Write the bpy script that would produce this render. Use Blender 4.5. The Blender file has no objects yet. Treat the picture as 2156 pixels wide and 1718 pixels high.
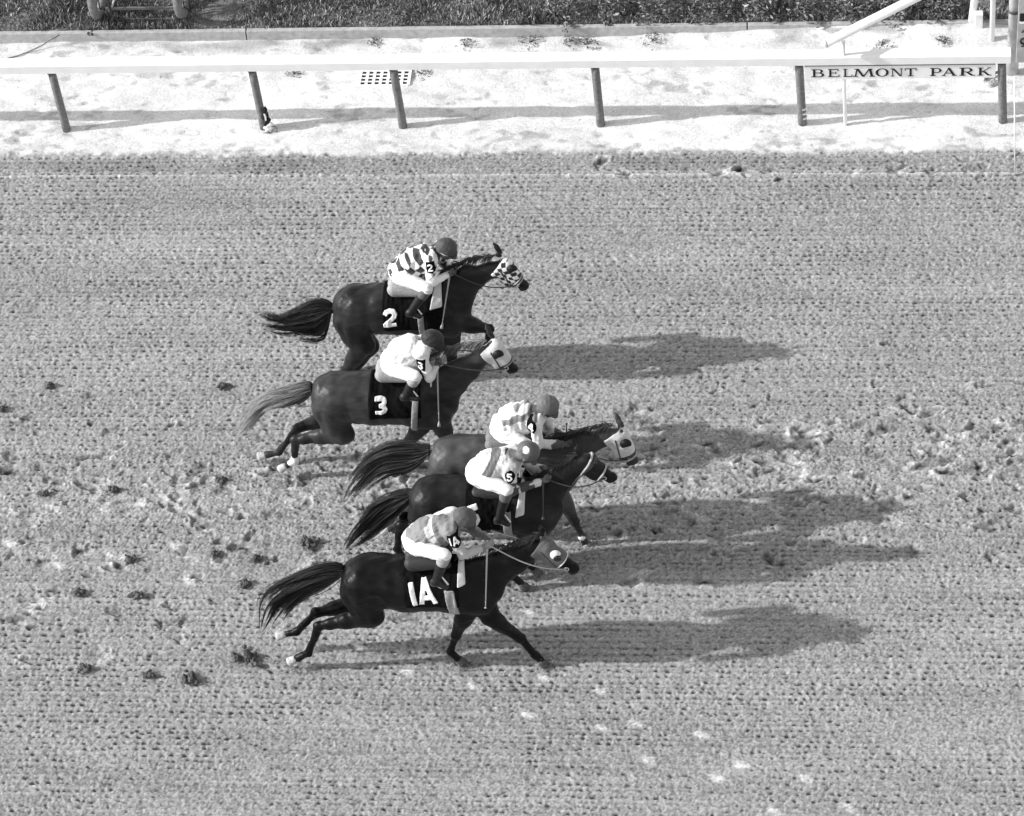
import bpy, math, random
import numpy as np
from mathutils import Matrix, Vector
random.seed(7)
rng = np.random.default_rng(7)
scene = bpy.context.scene

# ------------------------------------------------------------------ camera
W0, H0, F0 = 2156.0, 1718.0, 6500.0            # photograph measured at 2156 x 1718
YAW, PITCH, ROLL = -0.146648, 0.750492, -0.099273
CAM = np.array([-0.98008, -29.74268, 23.32608])
def cam_axes():
    f = np.array([math.sin(YAW)*math.cos(PITCH), math.cos(YAW)*math.cos(PITCH), -math.sin(PITCH)])
    r = np.array([math.cos(YAW), -math.sin(YAW), 0.0]); u = np.cross(r, f)
    c, s = math.cos(ROLL), math.sin(ROLL)
    return c*r+s*u, -s*r+c*u, f
RX, UX, FX = cam_axes()
cam_data = bpy.data.cameras.new('camera'); cam = bpy.data.objects.new('camera', cam_data)
scene.collection.objects.link(cam)
cam.matrix_world = Matrix(((RX[0], UX[0], -FX[0], CAM[0]), (RX[1], UX[1], -FX[1], CAM[1]), (RX[2], UX[2], -FX[2], CAM[2]), (0, 0, 0, 1)))
cam_data.sensor_width = 36; cam_data.lens = 36*F0/W0; cam_data.clip_end = 2000; cam_data.clip_start = 0.5
scene.camera = cam

# ------------------------------------------------------------------ light
SUN_TO = Vector((-3.934, -0.60, 2.29)).normalized()
world = bpy.data.worlds.new('World'); scene.world = world; world.use_nodes = True
wn, wl = world.node_tree.nodes, world.node_tree.links
wn.clear()
sky = wn.new('ShaderNodeTexSky'); sky.sky_type = 'NISHITA'; sky.sun_disc = False
sky.sun_elevation = math.asin(SUN_TO.z); sky.sun_rotation = math.radians(261.3)
bw = wn.new('ShaderNodeRGBToBW'); bg = wn.new('ShaderNodeBackground'); wo = wn.new('ShaderNodeOutputWorld')
wl.new(sky.outputs[0], bw.inputs[0]); wl.new(bw.outputs[0], bg.inputs[0]); wl.new(bg.outputs[0], wo.inputs[0])
bg.inputs[1].default_value = 0.15
sd = bpy.data.lights.new('sun', 'SUN'); sd.energy = 2.5; sd.angle = math.radians(0.8); sd.color = (1, 1, 1)
sun = bpy.data.objects.new('sun', sd); scene.collection.objects.link(sun)
sun.rotation_euler = SUN_TO.to_track_quat('Z', 'Y').to_euler()
scene.view_settings.view_transform = 'Standard'; scene.view_settings.look = 'None'
scene.view_settings.gamma = 1; scene.view_settings.exposure = 0.98
scene.render.film_transparent = False

# ------------------------------------------------------------------ measuring helpers
def at(px, py, Y=None, Z=None):
    "world point seen at a measured spot of the photograph, on the plane y=Y or z=Z"
    d = FX + RX*(px-W0/2)/F0 - UX*(py-H0/2)/F0
    t = (Y-CAM[1])/d[1] if Y is not None else ((Z or 0.0)-CAM[2])/d[2]
    return CAM + t*d

# ------------------------------------------------------------------ object helpers
def link(name, mesh, mat=None, parent=None):
    o = bpy.data.objects.new(name, mesh); scene.collection.objects.link(o)
    if mat is not None: mesh.materials.append(mat)
    if parent is not None: o.parent = parent; o.matrix_parent_inverse = parent.matrix_world.inverted() if False else Matrix.Translation(-Vector(parent.location))
    return o
def empty(name, loc, label, cat, group=None):
    o = bpy.data.objects.new(name, None); scene.collection.objects.link(o); o.location = Vector(loc)
    o.empty_display_size = .2
    return tag(o, label, cat, group)
def tag(o, label=None, cat=None, group=None, kind=None):
    if label: o['label'] = label
    if cat: o['category'] = cat
    if group: o['group'] = group
    if kind: o['kind'] = kind
    return o
def np_mesh(name, V, F, smooth=True, col=None):
    V = np.asarray(V, np.float32); F = np.asarray(F, np.int32)
    me = bpy.data.meshes.new(name); n = F.shape[1]
    me.vertices.add(len(V)); me.vertices.foreach_set('co', V.ravel())
    me.loops.add(F.size); me.loops.foreach_set('vertex_index', F.ravel())
    me.polygons.add(len(F)); me.polygons.foreach_set('loop_start', np.arange(0, F.size, n, dtype=np.int32))
    me.polygons.foreach_set('loop_total', np.full(len(F), n, np.int32))
    me.polygons.foreach_set('use_smooth', np.full(len(F), smooth))
    me.update(calc_edges=True)
    if col is not None:
        a = me.attributes.new('Col', 'FLOAT_COLOR', 'POINT'); c = np.ones((len(V), 4), np.float32)
        c[:, :3] = np.asarray(col)[:, None]; a.data.foreach_set('color', c.ravel())
    return me
class MB:
    "collects simple solids; build() links them as one mesh object"
    def __init__(s): s.v = []; s.f = []
    def add(s, vs, fs):
        b = len(s.v); s.v += [tuple(v) for v in vs]; s.f += [tuple(i+b for i in f) for f in fs]
    def box(s, lo, hi):
        x0, y0, z0 = lo; x1, y1, z1 = hi
        s.add([(x0,y0,z0),(x1,y0,z0),(x1,y1,z0),(x0,y1,z0),(x0,y0,z1),(x1,y0,z1),(x1,y1,z1),(x0,y1,z1)],
              [(0,3,2,1),(4,5,6,7),(0,1,5,4),(1,2,6,5),(2,3,7,6),(3,0,4,7)])
    def tube(s, pts, r, n=8, caps=True):
        pts = [Vector(p) for p in pts]; rs = r if isinstance(r, (list, tuple)) else [r]*len(pts)
        rings = []; ref = Vector((0.13, 0.31, 0.94))
        for i, p in enumerate(pts):
            t = (pts[min(i+1, len(pts)-1)]-pts[max(i-1, 0)]).normalized()
            if abs(t.dot(ref)) > .95: ref = Vector((0, 1, 0))
            a = t.cross(ref).normalized(); b = t.cross(a)
            rings.append([p+(a*math.cos(2*math.pi*k/n)+b*math.sin(2*math.pi*k/n))*rs[i] for k in range(n)])
        vs = [v for g in rings for v in g]
        fs = [(i*n+k, i*n+(k+1) % n, (i+1)*n+(k+1) % n, (i+1)*n+k) for i in range(len(pts)-1) for k in range(n)]
        if caps: fs += [tuple(range(n-1, -1, -1)), tuple(range((len(pts)-1)*n, len(pts)*n))]
        s.add(vs, fs)
    def build(s, name, mat, parent=None, smooth=False, bevel=0):
        me = bpy.data.meshes.new(name); me.from_pydata(s.v, [], s.f)
        me.polygons.foreach_set('use_smooth', [smooth]*len(me.polygons)); me.update()
        o = link(name, me, mat, parent)
        if bevel:
            m = o.modifiers.new('bevel', 'BEVEL'); m.width = bevel; m.segments = 2; m.limit_method = 'ANGLE'
        return o

# ------------------------------------------------------------------ materials
def mat(name, v=0.5, rough=0.7, spec=0.4, noise=0.0, nscale=20.0, bump=0.0, bscale=60.0, attr=False, sheen=0.0, metal=0.0, stretch=None, bdist=0.01):
    m = bpy.data.materials.new(name); m.use_nodes = True; n, l = m.node_tree.nodes, m.node_tree.links
    b = n['Principled BSDF']; b.inputs['Roughness'].default_value = rough
    b.inputs['Specular IOR Level'].default_value = spec; b.inputs['Metallic'].default_value = metal
    if sheen: b.inputs['Sheen Weight'].default_value = sheen
    tc = n.new('ShaderNodeTexCoord'); mp = n.new('ShaderNodeMapping'); l.new(tc.outputs['Object'], mp.inputs[0])
    if stretch: mp.inputs['Scale'].default_value = stretch
    base = None
    if attr:
        a = n.new('ShaderNodeAttribute'); a.attribute_name = 'Col'; base = a.outputs['Color']
    if noise:
        t = n.new('ShaderNodeTexNoise'); t.inputs['Scale'].default_value = nscale; t.inputs['Detail'].default_value = 6
        l.new(mp.outputs[0], t.inputs['Vector'])
        r = n.new('ShaderNodeMapRange'); r.inputs[1].default_value = .3; r.inputs[2].default_value = .7
        r.inputs[3].default_value = 1-noise; r.inputs[4].default_value = 1+noise; l.new(t.outputs[0], r.inputs[0])
        mul = n.new('ShaderNodeVectorMath'); mul.operation = 'SCALE'
        if base is not None: l.new(base, mul.inputs[0])
        else: mul.inputs[0].default_value = (v, v, v)
        l.new(r.outputs[0], mul.inputs['Scale']); base = mul.outputs[0]
    if base is not None: l.new(base, b.inputs['Base Color'])
    else: b.inputs['Base Color'].default_value = (v, v, v, 1)
    if bump:
        t = n.new('ShaderNodeTexNoise'); t.inputs['Scale'].default_value = bscale; t.inputs['Detail'].default_value = 5
        l.new(mp.outputs[0], t.inputs['Vector'])
        u = n.new('ShaderNodeBump'); u.inputs['Strength'].default_value = bump; u.inputs['Distance'].default_value = bdist
        l.new(t.outputs[0], u.inputs['Height']); l.new(u.outputs[0], b.inputs['Normal'])
    return m
M = dict(
    ground=mat('dirt and sand', attr=True, rough=.95, spec=.1, noise=.22, nscale=70, bump=.8, bscale=130, bdist=.011),
    infield=mat('infield soil', .16, .95, .1, noise=.5, nscale=9, bump=.8, bscale=40, bdist=.03),
    grass=mat('grass blades', attr=True, rough=.7, spec=.25),
    leaf=mat('leaves', attr=True, rough=.55, spec=.35),
    concrete=mat('weathered concrete', .40, .9, .2, noise=.2, nscale=14, bump=.4, bscale=90, bdist=.004),
    paint=mat('white paint', .86, .5, .4, noise=.05, nscale=5, bump=.1, bscale=30, bdist=.003),
    dullpaint=mat('weathered white paint', .74, .6, .3, noise=.14, nscale=9, bump=.2, bscale=60, bdist=.004),
    post=mat('grey painted post', .16, .6, .35, noise=.3, nscale=22, bump=.3, bscale=70, bdist=.004),
    bigpost=mat('pale grey post', .5, .6, .3, noise=.2, nscale=12, bump=.2, bscale=50, bdist=.004),
    lettering=mat('black lettering', .015, .6, .3),
    black=mat('black leather', .010, .5, .2, noise=.3, nscale=40),
    rubber=mat('rubber', .16, .7, .3, noise=.3, nscale=30, bump=.3, bscale=90, bdist=.004),
    iron=mat('dark iron', .05, .45, .5, noise=.3, nscale=30),
    barmetal=mat('worn bar', .14, .5, .5, noise=.3, nscale=30),
    steel=mat('steel', .6, .3, .5, metal=.6),
    leather=mat('strap leather', .05, .5, .4, noise=.3, nscale=40),
    pale_strap=mat('pale strap', .38, .6, .3, noise=.15, nscale=60),
    white_cloth=mat('white cloth', .70, .85, .2, noise=.05, nscale=30, bump=.25, bscale=50, bdist=.006),
    grey_cloth=mat('grey elastic', .28, .85, .2, noise=.2, nscale=60),
    cloth=mat('silk cloth', attr=True, rough=.6, spec=.25, noise=.04, nscale=8, bump=.25, bscale=16, bdist=.01, sheen=.1),
    numcloth=mat('black number cloth', .006, .9, .05, noise=.3, nscale=50, bump=.3, bscale=40, bdist=.006),
    numeral=mat('white numerals', .88, .8, .2),
    skin=mat('skin', .30, .55, .35, noise=.1, nscale=30),
    boot=mat('riding boot', .015, .35, .3, noise=.4, nscale=30),
    saddle=mat('saddle leather', .14, .55, .4, noise=.3, nscale=50),
    hoof_light=mat('dusty hoof', .40, .7, .3, noise=.3, nscale=40),
    hoof_dark=mat('dark hoof', .06, .6, .4, noise=.4, nscale=40),
    clod=mat('damp dirt', .10, .95, .1, noise=.5, nscale=30, bump=.8, bscale=60, bdist=.02),
    eye=mat('eye', .005, .08, .6),
)
def coat_mat(name): return mat(name, attr=True, rough=.33, spec=.13, noise=.30, nscale=11, bump=.5, bscale=130, stretch=(.5, 1, 1), bdist=.004)

# ------------------------------------------------------------------ distance-field modelling
class Shape:
    def __init__(s): s.p = []; s.noise = None
    def add(s, a, b, r1, r2, sy=1.0, k=.05, sub=False):
        s.p.append((np.array(a, float), np.array(b, float), r1, r2, sy, k, sub)); return s
    def ball(s, a, r, sy=1.0, k=.05, sub=False): return s.add(a, np.array(a)+[1e-4, 0, 0], r, r, sy, k, sub)
    def bounds(s, pad=.03):
        P = [(np.minimum(a, b)-max(r1, r2)-pad, np.maximum(a, b)+max(r1, r2)+pad) for a, b, r1, r2, sy, k, sub in s.p if not sub]
        return np.min([q[0] for q in P], 0), np.max([q[1] for q in P], 0)
    def _one(s, q, X, Y, Z):
        a, b, r1, r2, sy, k, sub = q
        ax, ay, az = a[0], a[1]/sy, a[2]; bx, by, bz = b[0]-ax, b[1]/sy-ay, b[2]-az
        px, py, pz = X-ax, Y/sy-ay, Z-az
        t = np.clip((px*bx+py*by+pz*bz)/(bx*bx+by*by+bz*bz), 0, 1)
        return np.sqrt((px-t*bx)**2+(py-t*by)**2+(pz-t*bz)**2)-(r1+(r2-r1)*t)
    def grid(s, lo, hi, h):
        n = np.ceil((hi-lo)/h).astype(int)+1
        x, y, z = [(lo[i]+h*np.arange(n[i])).astype(np.float32) for i in range(3)]
        D = np.full(tuple(n), .15, np.float32)
        for q in s.p:
            a, b, r1, r2, sy, k, sub = q; m = max(r1, r2)+.05+k
            i0 = np.clip(np.floor((np.minimum(a, b)-m-lo)/h).astype(int), 0, n); i1 = np.clip(np.ceil((np.maximum(a, b)+m-lo)/h).astype(int)+1, 0, n)
            if (i1 <= i0).any(): continue
            sl = tuple(slice(i0[i], i1[i]) for i in range(3))
            d = s._one(q, x[sl[0]][:, None, None], y[sl[1]][None, :, None], z[sl[2]][None, None, :])
            c = D[sl]
            if sub:
                d = -d; hh = np.clip(.5-.5*(d-c)/k, 0, 1); D[sl] = c*hh+d*(1-hh)+k*hh*(1-hh)
            else:
                hh = np.clip(.5+.5*(c-d)/k, 0, 1); D[sl] = c*(1-hh)+d*hh-k*hh*(1-hh)
        if s.noise is not None: D += s.noise(x[:, None, None], y[None, :, None], z[None, None, :])
        return D, x, y, z
def sine_noise(amp, wl, n=6, seed=1, dirs=None):
    r = np.random.default_rng(seed); k = r.normal(size=(n, 3)); k /= np.linalg.norm(k, axis=1)[:, None]
    if dirs is not None: k = k*np.array(dirs)
    k *= 2*np.pi/wl*r.uniform(.7, 1.5, (n, 1)); ph = r.uniform(0, 6.28, n)
    def f(x, y, z):
        o = 0
        for i in range(n): o = o+np.sin(k[i, 0]*x+k[i, 1]*y+k[i, 2]*z+ph[i])
        return (o*amp/math.sqrt(n)).astype(np.float32)
    return f
def surface_nets(D, lo, h):
    ins = D < 0; nx, ny, nz = D.shape
    c = [(i, j, k) for i in (0, 1) for j in (0, 1) for k in (0, 1)]
    cnt = np.zeros((nx-1, ny-1, nz-1), np.int8)
    for i, j, k in c: cnt += ins[i:nx-1+i, j:ny-1+j, k:nz-1+k]
    act = np.argwhere((cnt > 0) & (cnt < 8))
    if len(act) == 0: return np.zeros((0, 3)), np.zeros((0, 4), int)
    idx = -np.ones((nx-1, ny-1, nz-1), np.int32); idx[act[:, 0], act[:, 1], act[:, 2]] = np.arange(len(act))
    val = {q: D[act[:, 0]+q[0], act[:, 1]+q[1], act[:, 2]+q[2]] for q in c}
    S = np.zeros((len(act), 3)); N = np.zeros(len(act))
    for q in c:
        for ax in range(3):
            if q[ax] == 1: continue
            q2 = list(q); q2[ax] = 1; q2 = tuple(q2); a, b = val[q], val[q2]
            m = (a < 0) != (b < 0); t = np.where(m, a/np.where(m, a-b, 1), 0)
            P = np.array(q, float)[None, :]+np.zeros((len(act), 3)); P[:, ax] = t
            S += P*m[:, None]; N += m
    V = (act+S/N[:, None])*h+lo
    Fs = []
    for ax in range(3):
        a1, a2 = (ax+1) % 3, (ax+2) % 3
        s0 = [slice(1, -1)]*3; s0[ax] = slice(0, D.shape[ax]-1); s1 = list(s0); s1[ax] = slice(1, D.shape[ax])
        A, B = ins[tuple(s0)], ins[tuple(s1)]; e = np.argwhere(A != B); flip = A[e[:, 0], e[:, 1], e[:, 2]]
        off = np.ones(3, int); off[ax] = 0; e = e+off
        def g(d1, d2):
            q = e.copy(); q[:, a1] -= d1; q[:, a2] -= d2; return idx[q[:, 0], q[:, 1], q[:, 2]]
        quad = np.stack([g(1, 1), g(0, 1), g(0, 0), g(1, 0)], 1)
        quad[~flip] = quad[~flip][:, ::-1]; Fs.append(quad)
    return V, np.concatenate(Fs)
def smooth_noise(p, wl, seed): return sine_noise(1, wl, 6, seed)(p[:, 0], p[:, 1], p[:, 2])
def sdf_obj(shape, name, material, parent, h, field=None, lo=None, hi=None, col=None, smooth=True):
    if lo is None: lo, hi = shape.bounds()
    lo = np.array(lo, float); hi = np.array(hi, float)
    D, x, y, z = shape.grid(lo, hi, h)
    if field is not None: D = field(D, x[:, None, None], y[None, :, None], z[None, None, :]).astype(np.float32)
    for ax in range(3):                                     # close whatever reaches the edge of the box
        s = [slice(None)]*3; s[ax] = 0; D[tuple(s)] = np.maximum(D[tuple(s)], .001); s[ax] = -1; D[tuple(s)] = np.maximum(D[tuple(s)], .001)
    V, F = surface_nets(D, lo, h)
    if len(V) == 0: print('EMPTY', name); return None
    c = col(V) if callable(col) else (np.full(len(V), col) if col is not None else None)
    return link(name, np_mesh(name, V, F, smooth, c), material, parent)
def seg2(X, Z, a, b, w):
    "flat-ended 2-D stroke from a to b, half width w"
    a = np.array(a, float); b = np.array(b, float); L = np.linalg.norm(b-a); d = (b-a)/L; c = (a+b)/2
    u = (X-c[0])*d[0]+(Z-c[1])*d[1]; v = -(X-c[0])*d[1]+(Z-c[1])*d[0]
    return np.maximum(np.abs(u)-L/2, np.abs(v)-w)
def poly2(X, Z, P):
    "signed distance to a polygon in the XZ plane (negative inside)"
    P = [np.array(p, float) for p in P]; X, Z = np.broadcast_arrays(X, Z)
    d = np.full(X.shape, 1e9); ins = np.zeros(X.shape, bool)
    for i in range(len(P)):
        a, b = P[i], P[(i+1) % len(P)]; e = b-a; wx, wz = X-a[0], Z-a[1]
        t = np.clip((wx*e[0]+wz*e[1])/(e@e), 0, 1); d = np.minimum(d, (wx-e[0]*t)**2+(wz-e[1]*t)**2)
        if abs(e[1]) > 1e-9: ins ^= ((a[1] > Z) != (b[1] > Z)) & (X < e[0]*(Z-a[1])/e[1]+a[0])
    return np.sqrt(d)*np.where(ins, -1, 1)
GLYPH = {  # strokes in a unit box (x 0..0.75, y 0..1), half-width about .12
    '1': [[(.3, 0), (.3, 1)]],
    '2': [[(.08, .74), (.17, .9), (.36, .95), (.56, .9), (.66, .74), (.6, .56), (.38, .38), (.16, .2), (.1, .09)], [(0, .09), (.75, .09)]],
    '3': [[(.05, .92), (.4, .92), (.58, .84), (.62, .7), (.54, .56), (.3, .52)], [(.3, .52), (.56, .46), (.66, .28), (.58, .14), (.38, .08), (.06, .08)]],
    '4': [[(.5, 0), (.5, 1)], [(.5, .95), (.04, .34)], [(.0, .3), (.75, .3)]],
    '5': [[(.68, .91), (.12, .91)], [(.14, .95), (.12, .52)], [(.1, .56), (.4, .62), (.62, .5), (.68, .32), (.58, .14), (.36, .08), (.04, .12)]],
    'A': [[(.05, 0), (.36, 1)], [(.36, 1), (.7, 0)], [(.16, .3), (.58, .3)]],
}
def glyph2(X, Z, ch, o, ux, uz, w):
    "ch with its lower left corner at o, ux and uz the vectors of its width unit and its height"
    o = np.array(o); ux = np.array(ux); uz = np.array(uz); d = None
    for s in GLYPH[ch]:
        q = [o+ux*p[0]+uz*p[1] for p in s]
        for i in range(len(q)-1):
            t = seg2(X, Z, q[i], q[i+1], w); d = t if d is None else np.minimum(d, t)
            if i: d = np.minimum(d, np.sqrt((X-q[i][0])**2+(Z-q[i][1])**2)-w)
    return d

# ------------------------------------------------------------------ ground: one sheet, harrowed dirt and pale sand
def build_ground():
    h = .0108
    xf = np.arange(-13.4, 2.4, h); yf = np.arange(-11.8, 2.0, h)
    out = np.cumsum(np.geomspace(.03, 60, 34))
    xs = np.concatenate([xf[0]-out[::-1], xf, xf[-1]+out]); ys = np.concatenate([yf[0]-out[::-1], yf, yf[-1]+out])
    nx, ny = len(xf), len(yf)
    X, Y = np.meshgrid(xf, yf, indexing='ij')
    def blur(A, sx, sy):
        fx = np.fft.fftfreq(A.shape[0], h); fy = np.fft.rfftfreq(A.shape[1], h)
        return np.fft.irfft2(np.fft.rfft2(A)*np.exp(-2*(np.pi*sx*fx[:, None])**2)*np.exp(-2*(np.pi*sy*fy[None, :])**2), A.shape)
    def noise(sx, sy=None):
        n = blur(rng.normal(size=(nx, ny)), sx, sy or sx); return n/n.std()
    edge = -.47-.006*(X+5)+.02*noise(.25, .08)+.02*noise(.03)
    track = 1/(1+np.exp(-(edge-Y)/.018))
    # harrow pits in rows
    imp = np.zeros((nx, ny)); imp2 = np.zeros((nx, ny))
    yrows = np.cumsum(np.concatenate([[-11.9], rng.uniform(.058, .092, 165)])); ph_ = np.interp(Y-.010*np.sin(X*.7+Y*1.3), yrows, np.arange(len(yrows)))
    for y in yrows[yrows < -.5]:
        s = rng.uniform(.055, .095); n = int(15.8/s)
        px = xf[0]+np.arange(n)*s+rng.normal(0, .024, n); py = y+rng.normal(0, .007, n)+.010*np.sin(px*.7+y*1.3)
        strength = rng.gamma(2.2, .45, n)*(rng.random(n) < .88)*(rng.uniform(.5, 1.2) if rng.random() < .5 else 1)
        i = ((px-xf[0])/h).astype(int); j = ((py-yf[0])/h).astype(int); ok = (i >= 0) & (i < nx) & (j >= 0) & (j < ny)
        np.add.at(imp, (i[ok], j[ok]), strength[ok])
    g = blur(imp, .0135, .0080); pit = g/(1/(2*np.pi*.0135*.0080)*h*h)
    n1, n2, n3, n4 = noise(.014), noise(.035, .022), noise(.006), noise(.3, .12)
    yy_ = ph_*2*np.pi; rows = -np.cos(yy_); furrow = np.clip(np.cos(yy_)*1.1-.1, 0, 1)**2
    calm = np.clip(.78+.26*n4+.22*noise(.9, .25), .18, 1.5)
    rough = .0016*n1+.0024*n3+.0014*n2+.0028*rows*calm-.029*calm*np.minimum(pit, 2.0)
    # trampled bands
    Yc = -6.35+.03*(X+5)
    tr = np.exp(-((Y-Yc)/1.0)**4)*np.where(X > -4.6, 1, np.where(X < -6.2, 1, .5))
    tr = blur(tr, .2, .1)
    prints = []
    def band(n, x0, x1, yc, sl, wd):
        for _ in range(n):
            x = rng.uniform(x0, x1); prints.append((x, yc+sl*(x+5)+rng.normal(0, wd), rng.normal(0, .35), rng.uniform(.5, 1.35), rng.uniform(.4, 1.2), 0))
    band(160, -4.3, 2.2, -5.75, .05, .45); band(110, -4.6, 2.2, -6.7, .05, .4)
    band(190, -13, -5.2, -6.2, -.02, .55); band(70, -13, -6, -7.6, 0, .5); band(26, -12.5, -6.3, -8.6, 0, .4); band(22, -4, 2, -.86, 0, .12)
    band(20, -8.5, -4.5, -7.0, 0, .8)
    for q in ((1330,1225),(1480,1222),(1640,1185),(2090,1170),(1930,1160),(865,1300),(760,1360),(1625,1178)): 
        p = at(*q, Z=0); prints.append((p[0], p[1], 0, 1.2, 1.1, 0))
    for q in ((860,1415),(1000,1445),(1150,1428),(1268,1455),(1112,1505),(1270,1532),(1340,1524),(1365,1600),(1478,1547),(1562,1612),(1512,1638),(1697,1640),(1632,1707),(1788,1700),
              (20,1143),(125,1190),(265,1175),(400,1225),(760,1362),(370,1150),(1115,1290),(300,1060)):
        p = at(*q, Z=0); prints.append((p[0], p[1], -.45+rng.normal(0, .1), 1.0, .8, 1))
    H = rough*(1-.35*tr)+tr*(.004*noise(.07, .035)+.0025*n2+.002*n3)
    C = np.ones((nx, ny))
    for x, y, a, s, dp, kind in prints:
        i = int((x-xf[0])/h); j = int((y-yf[0])/h); w = 30
        if i < w or j < w or i >= nx-w or j >= ny-w: continue
        sl = (slice(i-w, i+w), slice(j-w, j+w)); dx = X[sl]-x; dy = Y[sl]-y; ca, sa = math.cos(a), math.sin(a)
        u = (dx*ca+dy*sa)/s; v = (-dx*sa+dy*ca)/s
        if kind == 0:
            th = np.arctan2(v, u); q1, q2 = rng.uniform(0, 6.28, 2)
            r = np.sqrt((u/.088)**2+(v/.050)**2)*(1+.22*np.sin(2*th+q1)+.16*np.sin(3*th+q2)+.10*n2[sl])
            dent = 1/(1+np.exp((r-.9)/.22)); lip = np.exp(-((r-1.3)/.38)**2)*(1+.9*np.clip(u/.07, -1, 1)*(1 if rng.random() < .5 else -1))
            H[sl] = H[sl]*(1-.5*dent)-.027*dp*dent*(1+.5*np.clip(-u/.08, -1, 1))+.006*dp*lip*(1+.5*n2[sl])+.004*dent*n1[sl]
            C[sl] *= (1-.58*dent*dp*np.clip(.6+.6*n2[sl], .1, 1.5)+.22*lip*(rng.random() < .6))
        else:
            e = np.exp(-((u/.085)**2+(v/.044)**2)**1.5); d2 = np.exp(-(((u+.085)/.04)**2+((v-.01)/.03)**2))
            H[sl] += -.012*d2; H[sl] = H[sl]*(1-e)+e*(.010-.12*v); C[sl] = C[sl]*(1-e*.9)+2.1*e*.9
    streak = noise(.5, .008)
    cl = .315*(1-.27*np.minimum(pit, 2))*(1-.11*furrow*(1-.6*tr)*np.clip(.7+.5*n4, 0, 1.4))*(1+.05*streak+.05*n1+.17*n3+.04*noise(.5, .1))*C
    band_y = Y+.006*(X+5)
    cl *= 1-.22*np.exp(-((band_y+.70)/.13)**4)*np.clip(.75+.3*n4, 0, 1)
    cl *= 1+.5*np.exp(-((band_y+.905)/.017)**2)
    H = H+track*.012*np.exp(-((band_y+.905)/.02)**2)
    # sand
    sandh = .006*noise(.09, .05)+.0006*n1+.010*np.maximum(noise(.05, .03)-1.3, 0)*-1+.006*noise(.35, .15)
    stain = noise(.05, .03)+.8*noise(.3, .15); speck = noise(.013)
    sc = .70*(1+.05*noise(.2)-.24*np.clip(stain-1.3, 0, 1.3)-.40*(np.clip(speck-2.3, 0, 1))+.06*n3+.04*noise(.12, .04))
    near = np.clip((-.1-Y)/.4, 0, 1); sc *= 1-.06*near
    weeds = np.exp(-((Y-1.75)/.13)**2)*np.clip((noise(.22, .1)+.2), 0, 1.5)*np.clip((X+11)/3, .2, 1)
    sc *= 1-.4*np.clip(weeds, 0, 1)
    sandh += np.clip((X+4)/4, 0, 1)*np.exp(-((Y-1.9)/.33)**2)*.13*(1+.1*noise(.15))
    sc *= 1-.10*np.exp(-((Y+.0)/.05)**2)*0
    H = track*H+(1-track)*(sandh+.012); C2 = track*cl+(1-track)*sc
    NX, NY = len(xs), len(ys); Z = np.zeros((NX, NY)); CC = np.full((NX, NY), .3)
    CC[:, ys > -.47] = .62; o = len(out)
    fade = np.minimum(np.minimum(X-xf[0], xf[-1]-X), np.minimum(Y-yf[0], yf[-1]+.3-Y)); fade = np.clip(fade/.1, 0, 1)
    Z[o:o+nx, o:o+ny] = H*fade; CC[o:o+nx, o:o+ny] = C2
    Z[:, ys > 1.93] = np.minimum(Z[:, ys > 1.93], 0)-.05
    GX, GY = np.meshgrid(xs, ys, indexing='ij')
    V = np.stack([GX, GY, Z], -1).reshape(-1, 3)
    i, j = np.meshgrid(np.arange(NX-1), np.arange(NY-1), indexing='ij'); b = (i*NY+j).ravel()
    F = np.stack([b, b+NY, b+NY+1, b+1], 1)
    o = link('ground', np_mesh('ground', V, F, True, CC.ravel()), M['ground']); tag(o, kind='structure')
    def hz(x, y):
        i = int((x-xf[0])/h); j = int((y-yf[0])/h)
        return float(H[i, j]) if 0 <= i < nx and 0 <= j < ny else 0.0
    return hz
hz = build_ground()

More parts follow.
